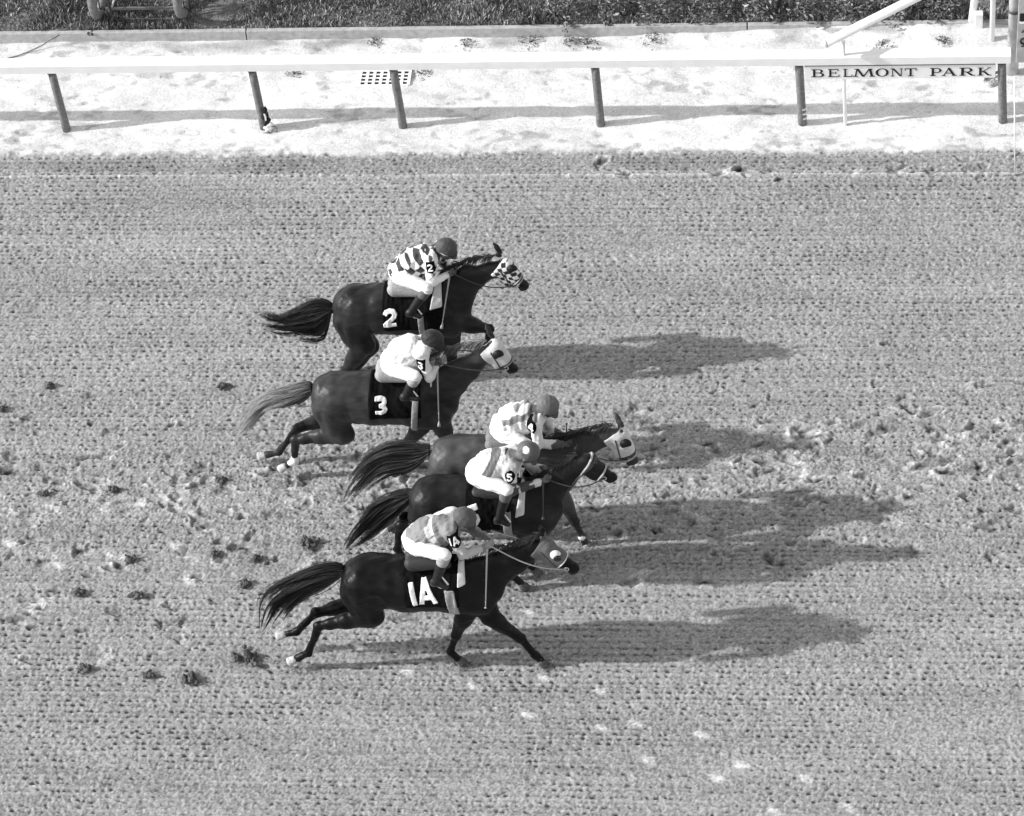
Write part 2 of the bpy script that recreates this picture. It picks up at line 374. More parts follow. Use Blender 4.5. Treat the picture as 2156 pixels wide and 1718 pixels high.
# ------------------------------------------------------------------ kerb, infield, grass and plants
KY, KZ = 1.86, .15
def build_infield():
    o = MB(); o.box((-60, KY, -.2), (-8.6, KY+.07, KZ)); o.box((-8.585, KY, -.2), (-2.2, KY+.07, KZ)); o.box((-2.185, KY, -.2), (60, KY+.07, KZ))
    k = o.build('kerb', M['concrete'], bevel=.006); tag(k, 'long low pale concrete kerb between the sand and the dark grass', 'kerb')
    xs = np.concatenate([[-250, -60, -20], np.arange(-13.4, 2.6, .08), [6, 20, 80, 250]]); ys = np.concatenate([[KY+.07], np.arange(KY+.15, 4.6, .08), [6, 12, 40, 250]])
    X, Y = np.meshgrid(xs, ys, indexing='ij'); Z = KZ-.015+.012*np.sin(X*3.1+Y*2)+.012*np.sin(X*7.7-Y*5+1)+.006*np.sin(X*17+Y*13)
    V = np.stack([X, Y, Z], -1).reshape(-1, 3); NY = len(ys); i, j = np.meshgrid(np.arange(len(xs)-1), np.arange(NY-1), indexing='ij'); b = (i*NY+j).ravel()
    g = link('infield', np_mesh('infield', V, np.stack([b, b+NY, b+NY+1, b+1], 1)), M['infield']); tag(g, kind='structure')
    # blades
    n = 70000; x = rng.uniform(-13.4, 2.6, n); y = KY+.07+rng.uniform(0, 1, n)**1.1*2.2
    patch = np.clip(np.sin(x*1.1+2)*np.sin(x*2.9+y*2.2)+np.sin(y*5+x*3.7)*.6+.15, 0, 1); clump = -1.1*patch+np.sin(x*2.3+1.1*np.sin(y*3.3))+np.sin(y*4.1+x*1.3)+.8*np.sin(x*6.7-y*5.1)
    hgt = (.05+.022*clump+rng.uniform(0, .03, n)).clip(.02, .13); a = rng.uniform(0, 2*np.pi, n); w = rng.uniform(.004, .010, n)
    z0 = KZ-.015; lean = rng.uniform(.1, .9, n)*hgt; b = rng.uniform(0, 2*np.pi, n)
    base = np.stack([x, y, np.full(n, z0)], 1); side = np.stack([np.cos(a)*w, np.sin(a)*w, np.zeros(n)], 1)
    tip = base+np.stack([np.cos(b)*lean, np.sin(b)*lean, hgt], 1); mid = base*.45+tip*.55+np.stack([np.zeros(n), np.zeros(n), hgt*.12], 1)
    V = np.stack([base-side, base+side, mid+side*.8, mid-side*.8, tip], 1).reshape(-1, 3); k = np.arange(n)*5
    F = np.concatenate([np.stack([k, k+1, k+2], 1), np.stack([k, k+2, k+3], 1), np.stack([k+3, k+2, k+4], 1)])
    dry = (rng.random(n) < .10+.35*patch)
    c = np.where(dry, rng.uniform(.25, .55, n), rng.uniform(.06, .29, n)*(1-.12*clump)); c = np.repeat(c, 5)
    o = link('grass', np_mesh('grass', V, F, False, c), M['grass']); tag(o, 'dark rough infield grass beyond the kerb', 'grass', kind='stuff')
build_infield()
def leafy(name, label, cat, group, x, y, z0, r, hh, n, size, lo, hi, seed, stems=7):
    q = np.random.default_rng(seed); root = empty(name, (x, y, z0), label, cat, group)
    mb = MB(); tips = []
    for s in range(stems):
        a = q.uniform(0, 6.28); d = q.uniform(.2, .9)*r; t = Vector((x+math.cos(a)*d, y+math.sin(a)*d, z0+hh*q.uniform(.6, 1)))
        mb.tube([(x, y, z0-.01), (x+(t.x-x)*.4, y+(t.y-y)*.4, z0+(t.z-z0)*.6), t], [.008, .006, .003], 5); tips.append(t)
    mb.build('stem', M['leather'], root, True)
    ph = q.uniform(0, 6.28, n); rr = r*np.sqrt(q.uniform(0.02, 1, n))*(1+.25*np.sin(3*ph+seed)); zz = z0+hh*(1-(rr/(r*1.3))**2)*q.uniform(.25, 1, n)
    P = np.stack([x+np.cos(ph)*rr, y+np.sin(ph)*rr, zz], 1)
    u = q.normal(size=(n, 3)); u[:, 2] *= .5; u /= np.linalg.norm(u, axis=1)[:, None]; v = np.cross(u, q.normal(size=(n, 3))); v /= np.linalg.norm(v, axis=1)[:, None]
    s = size*q.uniform(.5, 1.3, n)[:, None]; bend = np.cross(u, v)*s*.25
    V = np.stack([P-u*s, P-v*s*.45+bend, P+u*s, P+v*s*.45+bend], 1).reshape(-1, 3); k = np.arange(n)*4
    F = np.concatenate([np.stack([k, k+1, k+2], 1), np.stack([k, k+2, k+3], 1)]); c = np.repeat(q.uniform(lo, hi, n)*np.where(q.random(n) < .1, 3, 1), 4)
    link('foliage', np_mesh('foliage', V, F, False, c), M['leaf'], root)
    return root
spots = [(1190, 28, .30), (1290, 12, .24), (1385, 26, .33), (1500, 20, .3), (1605, 30, .26), (1700, 12, .3), (1800, 32, .28), (1890, 14, .32), (1985, 26, .26)]
where = ['leftmost of the row', 'second from the left, small and low', 'third from the left, largest', 'fourth from the left, behind the rail middle', 'just left of the white slanting pole', 'under the white slanting pole', 'just right of the white slanting pole', 'between the slanting pole and the white posts', 'rightmost, beside the white posts']
for i, (px, py, r) in enumerate(spots):
    p = at(px, py, Z=KZ+.1)
    leafy('bedding_plant', 'bushy dark green plant in the infield bed, '+where[i], 'plant', 'bushy plants along the infield bed', p[0], max(p[1], KY+.07+r*.7), KZ-.01, r, .26, 420, .032, .05, .2, 50+i)
wd = [(790, 88, 'at the kerb foot behind the third post'), (980, 92, 'at the kerb foot left of the middle'), (1115, 85, 'at the kerb foot near the middle of the rail'), (1200, 84, 'at the kerb foot right of the middle'), (1375, 84, 'wide, at the kerb foot behind the fourth post'),
      (1235, 90, 'beside the wide one at the kerb foot'), (620, 153, 'on the sand beside the drain, near the second post'), (888, 152, 'on the sand just right of the drain grate'), (1855, 100, 'on the banked sand right of the slanting pole'), (1985, 92, 'on the banked sand left of the white block')]
for i, (px, py, tx) in enumerate(wd):
    p = at(px, py, Z=.03)
    leafy('weed', 'small low weed '+tx, 'weed', 'weeds growing in the sand', p[0], p[1], hz(p[0], p[1]), .10+.03*(i % 3), .06, 70, .018, .05, .2, 80+i, 3)

# ------------------------------------------------------------------ rail fence and its sign
def build_rail():
    root = empty('rail_fence', (-5, .05, 0), 'long white topped track rail on grey round posts', 'fence')
    a = at(2128, 104, Z=1.06); x1 = a[0]; ry = .06
    r = MB()
    prof = [(-.085, .93), (-.085, 1.035), (-.065, 1.055), (.065, 1.06), (.085, 1.04), (.085, .93)]
    vs = [(xx, ry+y, z) for xx in (-45, x1) for y, z in prof]; n = len(prof)
    r.add(vs, [(k, (k+1) % n, n+(k+1) % n, n+k) for k in range(n)]+[tuple(range(n-1, -1, -1)), tuple(range(n, 2*n))])
    r.build('rail', M['paint'], root)
    posts = [(140, 278, 108, 146), (555, 279, 530, 143), (848, 275, 828, 142), (1265, 267, 1253, 140), (1690, 262, 1682, 132), (2112, 260, 2109, 131)]
    pos = []
    for bx, by, tx, ty in posts:
        b = at(bx, by, Z=0); t = at(tx, ty, Y=ry)
        dx = (t[0]-b[0])*.9/max(t[2], .3)
        p = MB(); q = [(b[0]+dx*s, ry-.02, -.05+s*1.0) for s in (0, .25, .5, .75, 1)]
        p.tube(q, [.054, .052, .051, .051, .050], 20); o = p.build('post', M['post'], root, True)
        pos.append((b[0], dx))
        c = MB(); c.tube([(b[0]+dx, ry-.02, .90), (b[0]+dx, ry-.02, .94)], .06, 12); c.build('bracket', M['iron'], o)
    for k in range(1, 4):
        p = MB(); p.tube([(pos[0][0]-2.44*k, ry-.02, -.05), (pos[0][0]-2.44*k, ry-.02, .95)], .046, 20); p.build('post', M['post'], root, True)
    # pale bands of tape round the fifth post
    t = MB()
    for z in (.10, .17, .24): t.tube([(pos[4][0]+.003, ry-.02, z), (pos[4][0]+.004, ry-.02, z+.022)], .051, 18)
    t.build('tape_band', M['dullpaint'], root, True)
    return pos, ry, x1
posts, RY, RX1 = build_rail()
def build_sign():
    x0 = at(1694, 140, Y=RY-.06)[0]; x1 = at(2096, 140, Y=RY-.06)[0]; yf = RY-.075
    root = empty('name_sign', ((x0+x1)/2, yf, .7), 'white name board reading BELMONT PARK hung under the right end of the rail', 'sign')
    b = MB(); b.box((x0, yf, .715), (x1, yf+.018, .915)); b.build('board', M['paint'], root, bevel=.003)
    e = MB(); e.box((x0, yf-.012, .918), (x1, yf+.022, .930)); e.build('top_edge', M['iron'], root)
    L = MB(); yy = yf-.004
    def quad(ps):                                        # flat letter stroke as a thin slab
        n = len(ps); vs = [(x, yy, z) for x, z in ps]+[(x, yf+.004, z) for x, z in ps]
        L.add(vs, [tuple(range(n)), tuple(range(2*n-1, n-1, -1))]+[(k, n+k, n+(k+1) % n, (k+1) % n) for k in range(n)])
    lh = .115; z0 = .752
    def glyph(ch, x, w):
        P = lambda u, v: (x+u*w, z0+v*lh)
        def st(u0, v0, u1, v1, t):                        # stroke of horizontal thickness t
            quad([P(u0-t/2, v0), P(u0+t/2, v0), P(u1+t/2, v1), P(u1-t/2, v1)])
        def hb(u0, u1, v, t=.09): quad([P(u0, v), P(u1, v), P(u1, v+t), P(u0, v+t)])
        def ser(u, v, wd=.3): hb(u-wd/2, u+wd/2, v, .07)
        def arc(cu, cv, ru, rv, a0, a1, tmax=.17, tmin=.07, n=14):
            pr = None
            for k in range(n+1):
                a = math.radians(a0+(a1-a0)*k/n); t = tmin+(tmax-tmin)*abs(math.cos(a))
                o = (cu+ru*math.cos(a), cv+rv*math.sin(a)); i = (cu+(ru-t)*math.cos(a), cv+(rv-t*.75)*math.sin(a))
                if pr: quad([P(*pr[1]), P(*pr[0]), P(*o), P(*i)])
                pr = (o, i)
        if ch == 'B':
            st(.22, 0, .22, 1, .17); ser(.18, 0, .36); ser(.18, .93, .36); hb(.22, .55, .93, .07); hb(.22, .6, .5, .07); hb(.22, .6, 0, .07)
            arc(.55, .75, .3, .25, -90, 90); arc(.58, .27, .36, .27, -90, 90)
        if ch == 'E':
            st(.2, 0, .2, 1, .17); hb(.02, .85, 0, .08); hb(.02, .8, .92, .08); hb(.2, .62, .48, .07); st(.86, 0, .9, .27, .07); st(.8, .74, .8, 1, .07); st(.63, .36, .63, .66, .06)
        if ch == 'L': st(.25, 0, .25, 1, .17); ser(.25, .93, .42); hb(.05, .88, 0, .08); st(.9, 0, .94, .3, .07)
        if ch == 'M':
            st(.12, 0, .2, 1, .07); st(.22, 1, .5, 0, .12); st(.5, 0, .8, 1, .07); st(.82, 1, .92, 0, .12); ser(.11, 0, .24); ser(.92, 0, .28); ser(.17, .93, .22); ser(.84, .93, .2)
        if ch == 'O': arc(.5, .5, .47, .52, 0, 360, .19, .07, 30)
        if ch == 'N': st(.14, 0, .14, 1, .07); st(.18, 1, .84, 0, .18); st(.88, 0, .88, 1, .07); ser(.14, 0, .28); ser(.12, .93, .28); ser(.88, .93, .28)
        if ch == 'T': st(.5, 0, .5, 1, .18); ser(.5, 0, .44); hb(.04, .96, .92, .08); st(.06, .72, .04, 1, .07); st(.94, .72, .96, 1, .07)
        if ch == 'P': st(.24, 0, .24, 1, .18); ser(.24, 0, .42); ser(.2, .93, .36); hb(.24, .55, .93, .07); hb(.24, .55, .4, .07); arc(.55, .7, .34, .3, -90, 90)
        if ch == 'A': st(.08, 0, .48, 1, .08); st(.46, 1, .86, 0, .19); hb(.22, .72, .3, .07); ser(.09, 0, .26); ser(.86, 0, .34)
        if ch == 'R':
            st(.22, 0, .22, 1, .18); ser(.22, 0, .38); ser(.18, .93, .34); hb(.22, .52, .93, .07); hb(.22, .52, .44, .07); arc(.52, .72, .32, .28, -90, 90); st(.5, .46, .84, 0, .19); ser(.9, 0, .24)
        if ch == 'K': st(.22, 0, .22, 1, .18); ser(.22, 0, .38); ser(.22, .93, .38); st(.84, 1, .32, .42, .08); st(.42, .56, .84, 0, .19); ser(.84, .93, .26); ser(.88, 0, .28)
    X = lambda px: at(px, 146, Y=yf)[0]
    for ch, a, b in zip('BELMONT', (1708, 1752, 1796, 1840, 1908, 1964, 2000+2), (1744, 1789, 1836, 1905, 1960, 1998, 2032)):
        pass
    cs = [('B', 235, 360), ('E', 385, 500), ('L', 520, 610), ('M', 612, 800), ('O', 812, 940), ('N', 955, 1062), ('T', 1078, 1188), ('P', 1305, 1425), ('A', 1420, 1545), ('R', 1570, 1715), ('K', 1735, 1862)]
    for ch, a, b in cs: glyph(ch, X((2300+a/3.08)*.71867), X((2300+b/3.08)*.71867)-X((2300+a/3.08)*.71867))
    L.build('lettering', M['lettering'], root)
build_sign()

# ------------------------------------------------------------------ things by the rail
def build_side():
    # slanting pole on a thin post
    zt = 1.30; b = at(1780, 263, Z=0)
    sp = MB(); sp.tube([(b[0], b[1], -.05), (b[0]-.03, b[1], zt-.04)], .022, 12); o = sp.build('thin_post', M['paint'], None, True)
    tag(o, 'thin white post standing on the sand behind the name board', 'post')
    a = at(1738, 91, Z=zt+.03); c = at(1919, 0, Z=zt+.03); a = Vector(a); d = (Vector(c)-a).normalized()
    root = empty('slanting_pole', a, 'thick white pole running off over the infield from the thin post', 'pole')
    sp = MB(); sp.tube([a, a+d*6], .055, 20); sp.build('tube', M['paint'], root, True)
    sp = MB(); sp.tube([a-d*.035, a+d*.0], [.035, .05], 14); sp.build('end_cap', M['dullpaint'], root, True)
    # posts beyond the rail end
    def pole(name, lab, px0, py0, px1, py1, r, m, hgt, zb=0.0, sq=False):
        g = at(px0, py0, Z=zb); t = at(px1, py1, Y=g[1]); s = (hgt)/(max(t[2]-g[2], .05)); top = g+(t-g)*s
        mb = MB(); mb.tube([(g[0], g[1], zb-.08), tuple(top)], r, 20); o = mb.build(name, m, None, True); tag(o, lab, 'post'); return o
    pole('leaning_post', 'white leaning post left of the white block in the grass', 2045, 44, 2051, 0, .047, M['paint'], 2.2, KZ)
    pole('tall_thin_post', 'tall thin white post right of the white block', 2089, 79, 2091, 0, .033, M['paint'], 3.0, .1)
    g = at(2060, 57, Z=.12); mb = MB(); mb.box((g[0]-.05, g[1]-.05, 0), (g[0]+.05, g[1]+.05, .12+.22)); o = mb.build('marker_block', M['dullpaint'], bevel=.006); tag(o, 'short square white block between the two white posts', 'marker')
    g = at(2131, 156, Z=0); root = empty('finish_pole', g, 'thick pale grey pole behind the right end of the rail', 'pole')
    mb = MB(); mb.tube([(g[0], g[1], -.1), (g[0]-.01, g[1], 6.5)], .075, 28); mb.build('shaft', M['bigpost'], root, True)
    mb = MB(); mb.tube([(g[0]-.003, g[1], .95), (g[0]-.003, g[1], .99)], .085, 24); mb.build('collar', M['iron'], root, True)
    mb = MB(); mb.tube([(g[0]-.03, g[1]-.02, 1.86), (g[0]-.03, g[1]-.02, 1.95)], .084, 24); mb.build('clamp', M['iron'], root, True)
    g2 = at(2150, 60, Z=1.2); mb = MB(); mb.tube([(g[0]+.12, g[1]-.02, 1.55), (g[0]+.12, g[1]-.02, 4.5)], .024, 12); mb.build('pipe', M['paint'], root, True)
    mb = MB(); mb.tube([(g[0]+.06, g[1]-.01, 1.62), (g[0]+.12, g[1]-.02, 1.62)], .02, 8); mb.build('bracket', M['iron'], root, True)
    # number board at the right edge
    p = at(2139, 132, Y=.62); root = empty('number_board', (p[0]+.3, .62, 0), 'grey board with black numbers cut by the right edge', 'sign')
    x0 = p[0]; zl = at(2150, 132, Y=.62)[2]; zh = at(2150, -20, Y=.62)[2]
    mb = MB(); mb.box((x0, .62, zl), (x0+.9, .65, zh)); mb.build('panel', mat('grey board', .42, .7, .3, noise=.15, nscale=10), root, bevel=.004)
    z1 = at(2150, 44, Y=.62)[2]; z2 = at(2150, 28, Y=.62)[2]
    mb = MB(); mb.box((x0+.02, .608, z1), (x0+.88, .62, z2)); mb.build('dark_slot', M['lettering'], root)
    mb = MB(); mb.box((x0+.02, .604, z1-.03), (x0+.88, .62, z1-.008)); mb.build('white_edge', M['paint'], root)
    for xx in (.2, .75):
        mb = MB(); mb.tube([(x0+xx, .66, -.1), (x0+xx, .66, zl+.1)], .03, 12); mb.build('leg', M['iron'], root, True)
    zc = at(2148, 80, Y=.61)[2]; s9 = Shape(); 
    L = MB(); cx, cz = x0+.075, zc-.05
    ring = [(cx+.032*math.cos(t), .612, cz+.04*math.sin(t)) for t in np.linspace(0, 2*math.pi, 15)]; L.tube(ring, .0115, 6)
    L.tube([(cx+.032, .612, cz), (cx+.025, .612, cz-.06), (cx-.02, .612, cz-.08)], .0115, 6)
    L.tube([(cx-.02, .612, cz+.13), (cx+.02, .612, cz+.19), (cx+.02, .612, cz+.08)], .0115, 6); L.build('numerals', M['lettering'], root, True)
    g = at(2137, 368, Z=0); mb = MB(); tp = at(2136, 166, Y=g[1]); mb.tube([(g[0], g[1], -.05), tuple(tp)], .008, 10); o = mb.build('marker_wire', M['paint'], None, True)
    tag(o, 'very thin white upright wire in front of the sand at the right edge', 'wire')
    # hose lying in the sand near the last post
    pts = [at(x, y, Z=z) for x, y, z in ((2072, 172, .02), (2074, 166, .035), (2082, 160, .05), (2094, 154, .05), (2100, 152, .04), (2106, 156, .02))]
    mb = MB(); mb.tube(pts, [.012, .018, .02, .022, .018, .01], 10); o = mb.build('hose', M['rubber'], None, True); tag(o, 'short black hose end curled on the sand left of the last post', 'hose')
    p = at(2090, 178, Z=0); s = Shape()
    for k in range(14): s.ball((p[0]+random.gauss(0, .05), p[1]+random.gauss(0, .035), .005+random.random()*.012), .03, k=.03)
    s.noise = sine_noise(.004, .03); o = sdf_obj(s, 'sand_heap', mat('grey sand', .38, .95, .1, noise=.3, nscale=40), None, .008); tag(o, 'small grey heap of sand under the black hose', 'sand heap')
    # drain grate
    c = [at(x, y, Z=.012) for x, y in ((757, 181), (857, 181), (860, 142), (760, 142))]
    x0, x1 = c[0][0], c[1][0]; y0, y1 = c[0][1], c[3][1]
    x0, x1 = at(756, 180, Z=.012)[0], at(860, 178, Z=.012)[0]; y0, y1 = at(800, 181, Z=.012)[1], at(800, 137, Z=.012)[1]
    root = empty('drain_grate', ((x0+x1)/2, (y0+y1)/2, .0), 'pale drain grate with rows of dark holes in the sand', 'drain')
    n, m = 7, 6; mb = MB(); zt, zb = .034, .010; bw_ = (x1-x0)/n; bh = (y1-y0)/m
    for i in range(n+1): mb.box((x0+i*bw_-.018, y0, zb), (x0+i*bw_+.018, y1, zt))
    for j in range(m+1): mb.box((x0+.001, y0+j*bh-.012, zb+.002), (x1-.001, y0+j*bh+.012, zt-.003))
    mb.build('grating', M['paint'], root)
    mb = MB(); mb.box((x0, y0, .0), (x1, y1, .024)); mb.build('hole_shade_slab', M['lettering'], root)  # shallow black slab, the shade in the grate holes put into its colour
    # bundle tied at the second post
    bx = posts[1][0]; root = empty('tied_bundle', (bx+.07, .0, 0), 'black and white bundle of cloth and wire at the second post foot', 'bundle')
    s = Shape(); q = np.random.default_rng(5)
    for k in range(12): 
        zz = .12+.22*k/12; s.add((bx+.055+q.normal(0, .018), -.01+q.normal(0, .015), zz), (bx+.07+q.normal(0, .02), -.02, zz+.05), .026, .018, 1, .008)
    s.noise = sine_noise(.004, .03); sdf_obj(s, 'dark_cloth', M['black'], root, .006)
    s = Shape()
    for k in range(8): s.add((bx+.07+q.normal(0, .025), -.03+q.normal(0, .012), .04+.012*k), (bx+.09+q.normal(0, .02), -.03, .06+.01*k), .018, .02, 1, .008)
    sdf_obj(s, 'white_cloth', M['white_cloth'], root, .006)
    mb = MB(); mb.tube([(bx+.12+.055*math.cos(t), -.04+.01*math.sin(3*t), .045+.06*math.sin(t)) for t in np.linspace(0, 6.0, 18)], .005, 6)
    mb.tube([(bx+.0, -.07, .02), (bx+.06, -.08, .03), (bx+.1, -.07, .015), (bx+.12, -.05, .05)], .005, 6); mb.build('wire_loop', M['iron'], root, True)
    mb = MB(); mb.tube([(bx+.05, -.05, .30), (bx+.06, -.055, .26), (bx+.055, -.05, .2)], .011, 8); mb.build('white_tie', M['white_cloth'], root, True)
    # cord on the sand, top left
    pts = [at(x, y, Z=z) for x, y, z in ((8, 124, .02), (35, 118, .02), (62, 108, .03), (88, 96, .06), (106, 84, .13), (125, 74, .16))]
    mb = MB(); mb.tube(pts, .008, 8); o = mb.build('cord', M['rubber'], None, True); tag(o, 'thin dark cord curving from the rail over the kerb at the left', 'cord')
    # clod on the kerb joint
    p = at(190, 76, Z=KZ); s = Shape()
    for k in range(7): s.ball((p[0]+random.gauss(0, .02), KY+.02+random.gauss(0, .02)-.02*(k > 4), KZ-.01-.02*(k > 3)), .02, k=.01)
    o = sdf_obj(s, 'dirt_lump', M['clod'], None, .006); tag(o, 'small dark lump of dirt on the kerb below the wheeled frame', 'dirt lump')
build_side()
def build_cart():
    a = at(207, 50, Z=KZ); b = at(385, 47, Z=KZ); root = empty('wheeled_frame', ((a[0]+b[0])/2, a[1], KZ), 'iron frame on two rubber wheels standing on the infield grass', 'cart')
    R = .36
    for k, c in enumerate((a, b)):
        cy = max(a[1], b[1])+R*.55; mb = MB()
        mb.tube([(c[0], cy+(R-.05)*math.cos(t), KZ+R+(R-.05)*math.sin(t)) for t in np.linspace(0, 2*math.pi, 37)], .058, 14, caps=False); w = mb.build('wheel', M['rubber'], root, True)
        mb = MB(); mb.tube([(c[0]-.05, cy, KZ+R), (c[0]+.05, cy, KZ+R)], .05, 16)
        for q in range(8): t = q*math.pi/4; mb.tube([(c[0], cy, KZ+R), (c[0], cy+(R-.08)*math.cos(t), KZ+R+(R-.08)*math.sin(t))], .009, 6)
        mb.build('spokes', M['iron'], w, True)
    mb = MB(); y = max(a[1], b[1])+.03; xl = at(231, 41, Y=y)[0]; xr = at(371, 39, Y=y)[0]
    zl = at(300, 41, Y=y)[2]; zu = at(300, 17, Y=y+.1)[2]
    mb.box((xl, y-.014, zl-.014), (xr, y+.014, zl+.014)); mb.build('lower_bar', M['barmetal'], root)
    mb = MB(); mb.box((xl-.05, y+.086, zu-.016), (xr+.07, y+.114, zu+.016)); mb.build('upper_bar', M['barmetal'], root)
    for x in (xl, xr):
        mb = MB(); mb.box((x-.022, y-.022, KZ), (x+.022, y+.022, zl+.02)); mb.tube([(x, y, zl), (x, y+.1, zu), (x, y+.1, zu+.9)], .02, 8); mb.build('leg', M['iron'], root)
    mb = MB(); mb.tube([(xl+.02, y+.1, zu), (xl+.2, y+.4, zu+.4)], .014, 8); mb.build('brace', M['dullpaint'], root, True)
    mb = MB(); mb.tube([(b[0]+.1, b[1]+.1, KZ+.12), (b[0]+.1, b[1]+.16, KZ+.9)], .014, 8); mb.build('outer_rod', M['iron'], root, True)
build_cart()

# ------------------------------------------------------------------ horses and riders
def crop(ox, oy, s):                                        # measured in an enlarged crop of the photograph
    k = .718667
    return lambda p: (ox*k+p[0]/s*k, oy*k+p[1]/s*k)
def lerp(a, b, t): return np.array(a)+(np.array(b)-np.array(a))*t
def polyline(P, n):
    P = np.array(P, float); L = np.concatenate([[0], np.cumsum(np.linalg.norm(np.diff(P, axis=0), axis=1))]); t = np.linspace(0, L[-1], n)
    Q = np.stack([np.interp(t, L, P[:, i]) for i in range(P.shape[1])], 1)
    for _ in range(2): Q[1:-1] = (Q[:-2]+2*Q[1:-1]+Q[2:])/4
    return Q
def strands(curves, r0, r1, n=3):
    "many tapered hairs: curves (N, K, 3)"
    C_ = np.array(curves); N, K, _ = C_.shape; T = np.gradient(C_, axis=1); T /= np.linalg.norm(T, axis=2)[..., None]+1e-9
    a = np.cross(T, [0.1, 1, .2]); a /= np.linalg.norm(a, axis=2)[..., None]+1e-9; b = np.cross(T, a)
    rr = np.linspace(r0, r1, K)[None, :, None]; V = np.stack([C_+(a*math.cos(2*math.pi*k/n)+b*math.sin(2*math.pi*k/n))*rr for k in range(n)], 2).reshape(-1, 3)
    i, j, k = np.meshgrid(np.arange(N), np.arange(K-1), np.arange(n), indexing='ij'); o = ((i*K+j)*n)
    F = np.stack([o+k, o+(k+1) % n, o+n+(k+1) % n, o+n+k], -1).reshape(-1, 4)
    return V, F

def build_horse(h):
    T = h['crop']; Y0 = h['Y']; A = h['albedo']
    def P(p, dy=0.0): q = T(p); return at(q[0], q[1], Y=Y0+dy)
    def XZ(p, dy=-.27): q = P(p, dy); return (q[0], q[2])
    g = P(h['barrel']); root = empty('racehorse', (g[0], Y0, 0), h['label'], 'horse', 'racehorses galloping side by side')
    s = Shape(); N, Fr = -.115, .115
    bar, gir, cro, but, che = [P(h[k]) for k in ('barrel', 'girth', 'croup', 'buttock', 'chest')]
    loin = lerp(cro, bar, .55)+[0, 0, -.01]
    # trunk
    s.add(loin, bar, .255, .285, .90, .10); s.add(bar, gir, .285, .30, .86, .10)
    s.add(cro, loin, .25, .25, .95, .10); s.add(lerp(gir, che, .1)+[0, 0, .02], che, .29, .215, .78, .10)
    wi = gir+np.array([-.02, 0, .215]); s.add(wi, wi+[.17, 0, .02], .085, .09, .7, .10)
    # hindquarters
    for d in (-.12, .12):
        s.add(cro+[.05, d, .02], but+[.08, d*1.0, .0], .155, .13, .85, .07)
        s.add(but+[.06, d*1.05, .02], but+[.10, d*1.1, -.18], .12, .11, .8, .06)
        s.ball(cro+[.20, d*1.35, .03], .10, .7, .08)
    s.add(but+[.03, -.242, .06], but+[.07, -.242, -.30], .028, .030, 1, .045, True); s.add(che+[-.27, -.275, .16], che+[-.30, -.27, -.16], .026, .022, 1, .05, True); s.add(che+[-.02, -.235, .20], che+[.06, -.22, .02], .02, .02, 1, .05, True); s.add(but+[.17, -.265, .02], but+[.20, -.27, -.22], .020, .02, 1, .06, True)        # groove between the thigh muscles
    s.add(but+[.30, -.27, .05], but+[.36, -.26, -.15], .03, .02, 1, .07, True)            # flank hollow
    # shoulders
    for d in (-.15, .15):
        s.add(wi+[.06, d*.6, -.04], che+[.02, d*1.0, -.06], .085, .12, .6, .07)
        s.add(che+[-.18, d*1.05, -.10], che+[-.02, d*1.05, -.12], .12, .11, .6, .06)
    # neck
    nb, nm, po = P(h['neck'][0]), P(h['neck'][1]), P(h['neck'][2])
    s.add(nb, nm, .225, .150, .52, .09); s.add(nm, po, .150, .098, .58, .06)
    s.add(wi+[.12, 0, .02], nm+(nm-nb)*.1+[-.05, 0, .09], .06, .045, .7, .08)
    # head
    cr, ck, no = P(h['head'][0]), P(h['head'][1]), P(h['head'][2]); ax = (no-cr)/np.linalg.norm(no-cr)
    dn = np.array([ax[2], 0, -ax[0]])                      # towards the jaw
    Lh = np.linalg.norm(no-cr)
    s.add(po, cr, .09, .088, .75, .05); s.add(cr, cr+ax*Lh*.5, .085, .066, .80, .04); s.add(cr+ax*Lh*.4, no, .066, .052, .85, .04)
    s.add(ck, ck+ax*.09+dn*.015, .088, .075, .55, .04); s.add(ck+ax*.06, no+dn*.03, .06, .038, .7, .04)
    s.ball(no+ax*.02, .056, .85, .03); s.ball(no+ax*.035+dn*.045, .036, .9, .02)
    s.ball(no+ax*.045-dn*.01+[0, -.045, 0], .014, 1, .02, True)
    # legs
    hoofs = []
    for L in h['legs']:
        d = L['dy']; q = [P(p, d*w) for p, w in zip(L['p'], (1.0, 1.12, 1.0, .95, .9))]
        if L['kind'] == 'hind':
            hip, st, ho, fe, hf = q
            s.add(hip, st, .165, .125, .72, .07); s.add(st, lerp(st, ho, .5), .130, .088, .75, .05); s.add(lerp(st, ho, .45), ho, .090, .050, .8, .03)
            s.ball(ho, .059, .75, .025); s.add(ho+[0, 0, 0], ho+(ho-lerp(st, ho, .5))/np.linalg.norm(ho-st)*.05, .036, .028, .7, .02)
            s.add(ho, lerp(ho, fe, .5), .050, .036, .85, .02); s.add(lerp(ho, fe, .45), fe, .036, .040, .9, .015)
        else:
            hip, st, ho, fe, hf = q
            s.add(hip, st, .14, .098, .70, .06); s.add(st, ho, .098, .052, .85, .04); s.ball(lerp(st, ho, .25), .084, .8, .04)
            s.ball(ho, .054, .85, .02); s.add(ho, lerp(ho, fe, .5), .045, .034, .85, .02); s.add(lerp(ho, fe, .45), fe, .034, .039, .9, .015)
        s.ball(fe, .045, .9, .018); v = (hf-fe); lv = np.linalg.norm(v); v = v/lv; pe = fe+v*max(lv-.075, .03)
        s.add(fe, pe, .037, .038, .9, .015); hoofs.append((pe, v, L)); L['w'] = q
    # ears
    for tip, base, dy in h['ears']:
        b_, t_ = P(base, dy), P(tip, dy*1.2); s.add(b_, lerp(b_, t_, .5), .028, .030, .6, .02); s.add(lerp(b_, t_, .5), t_, .030, .006, .6, .01)
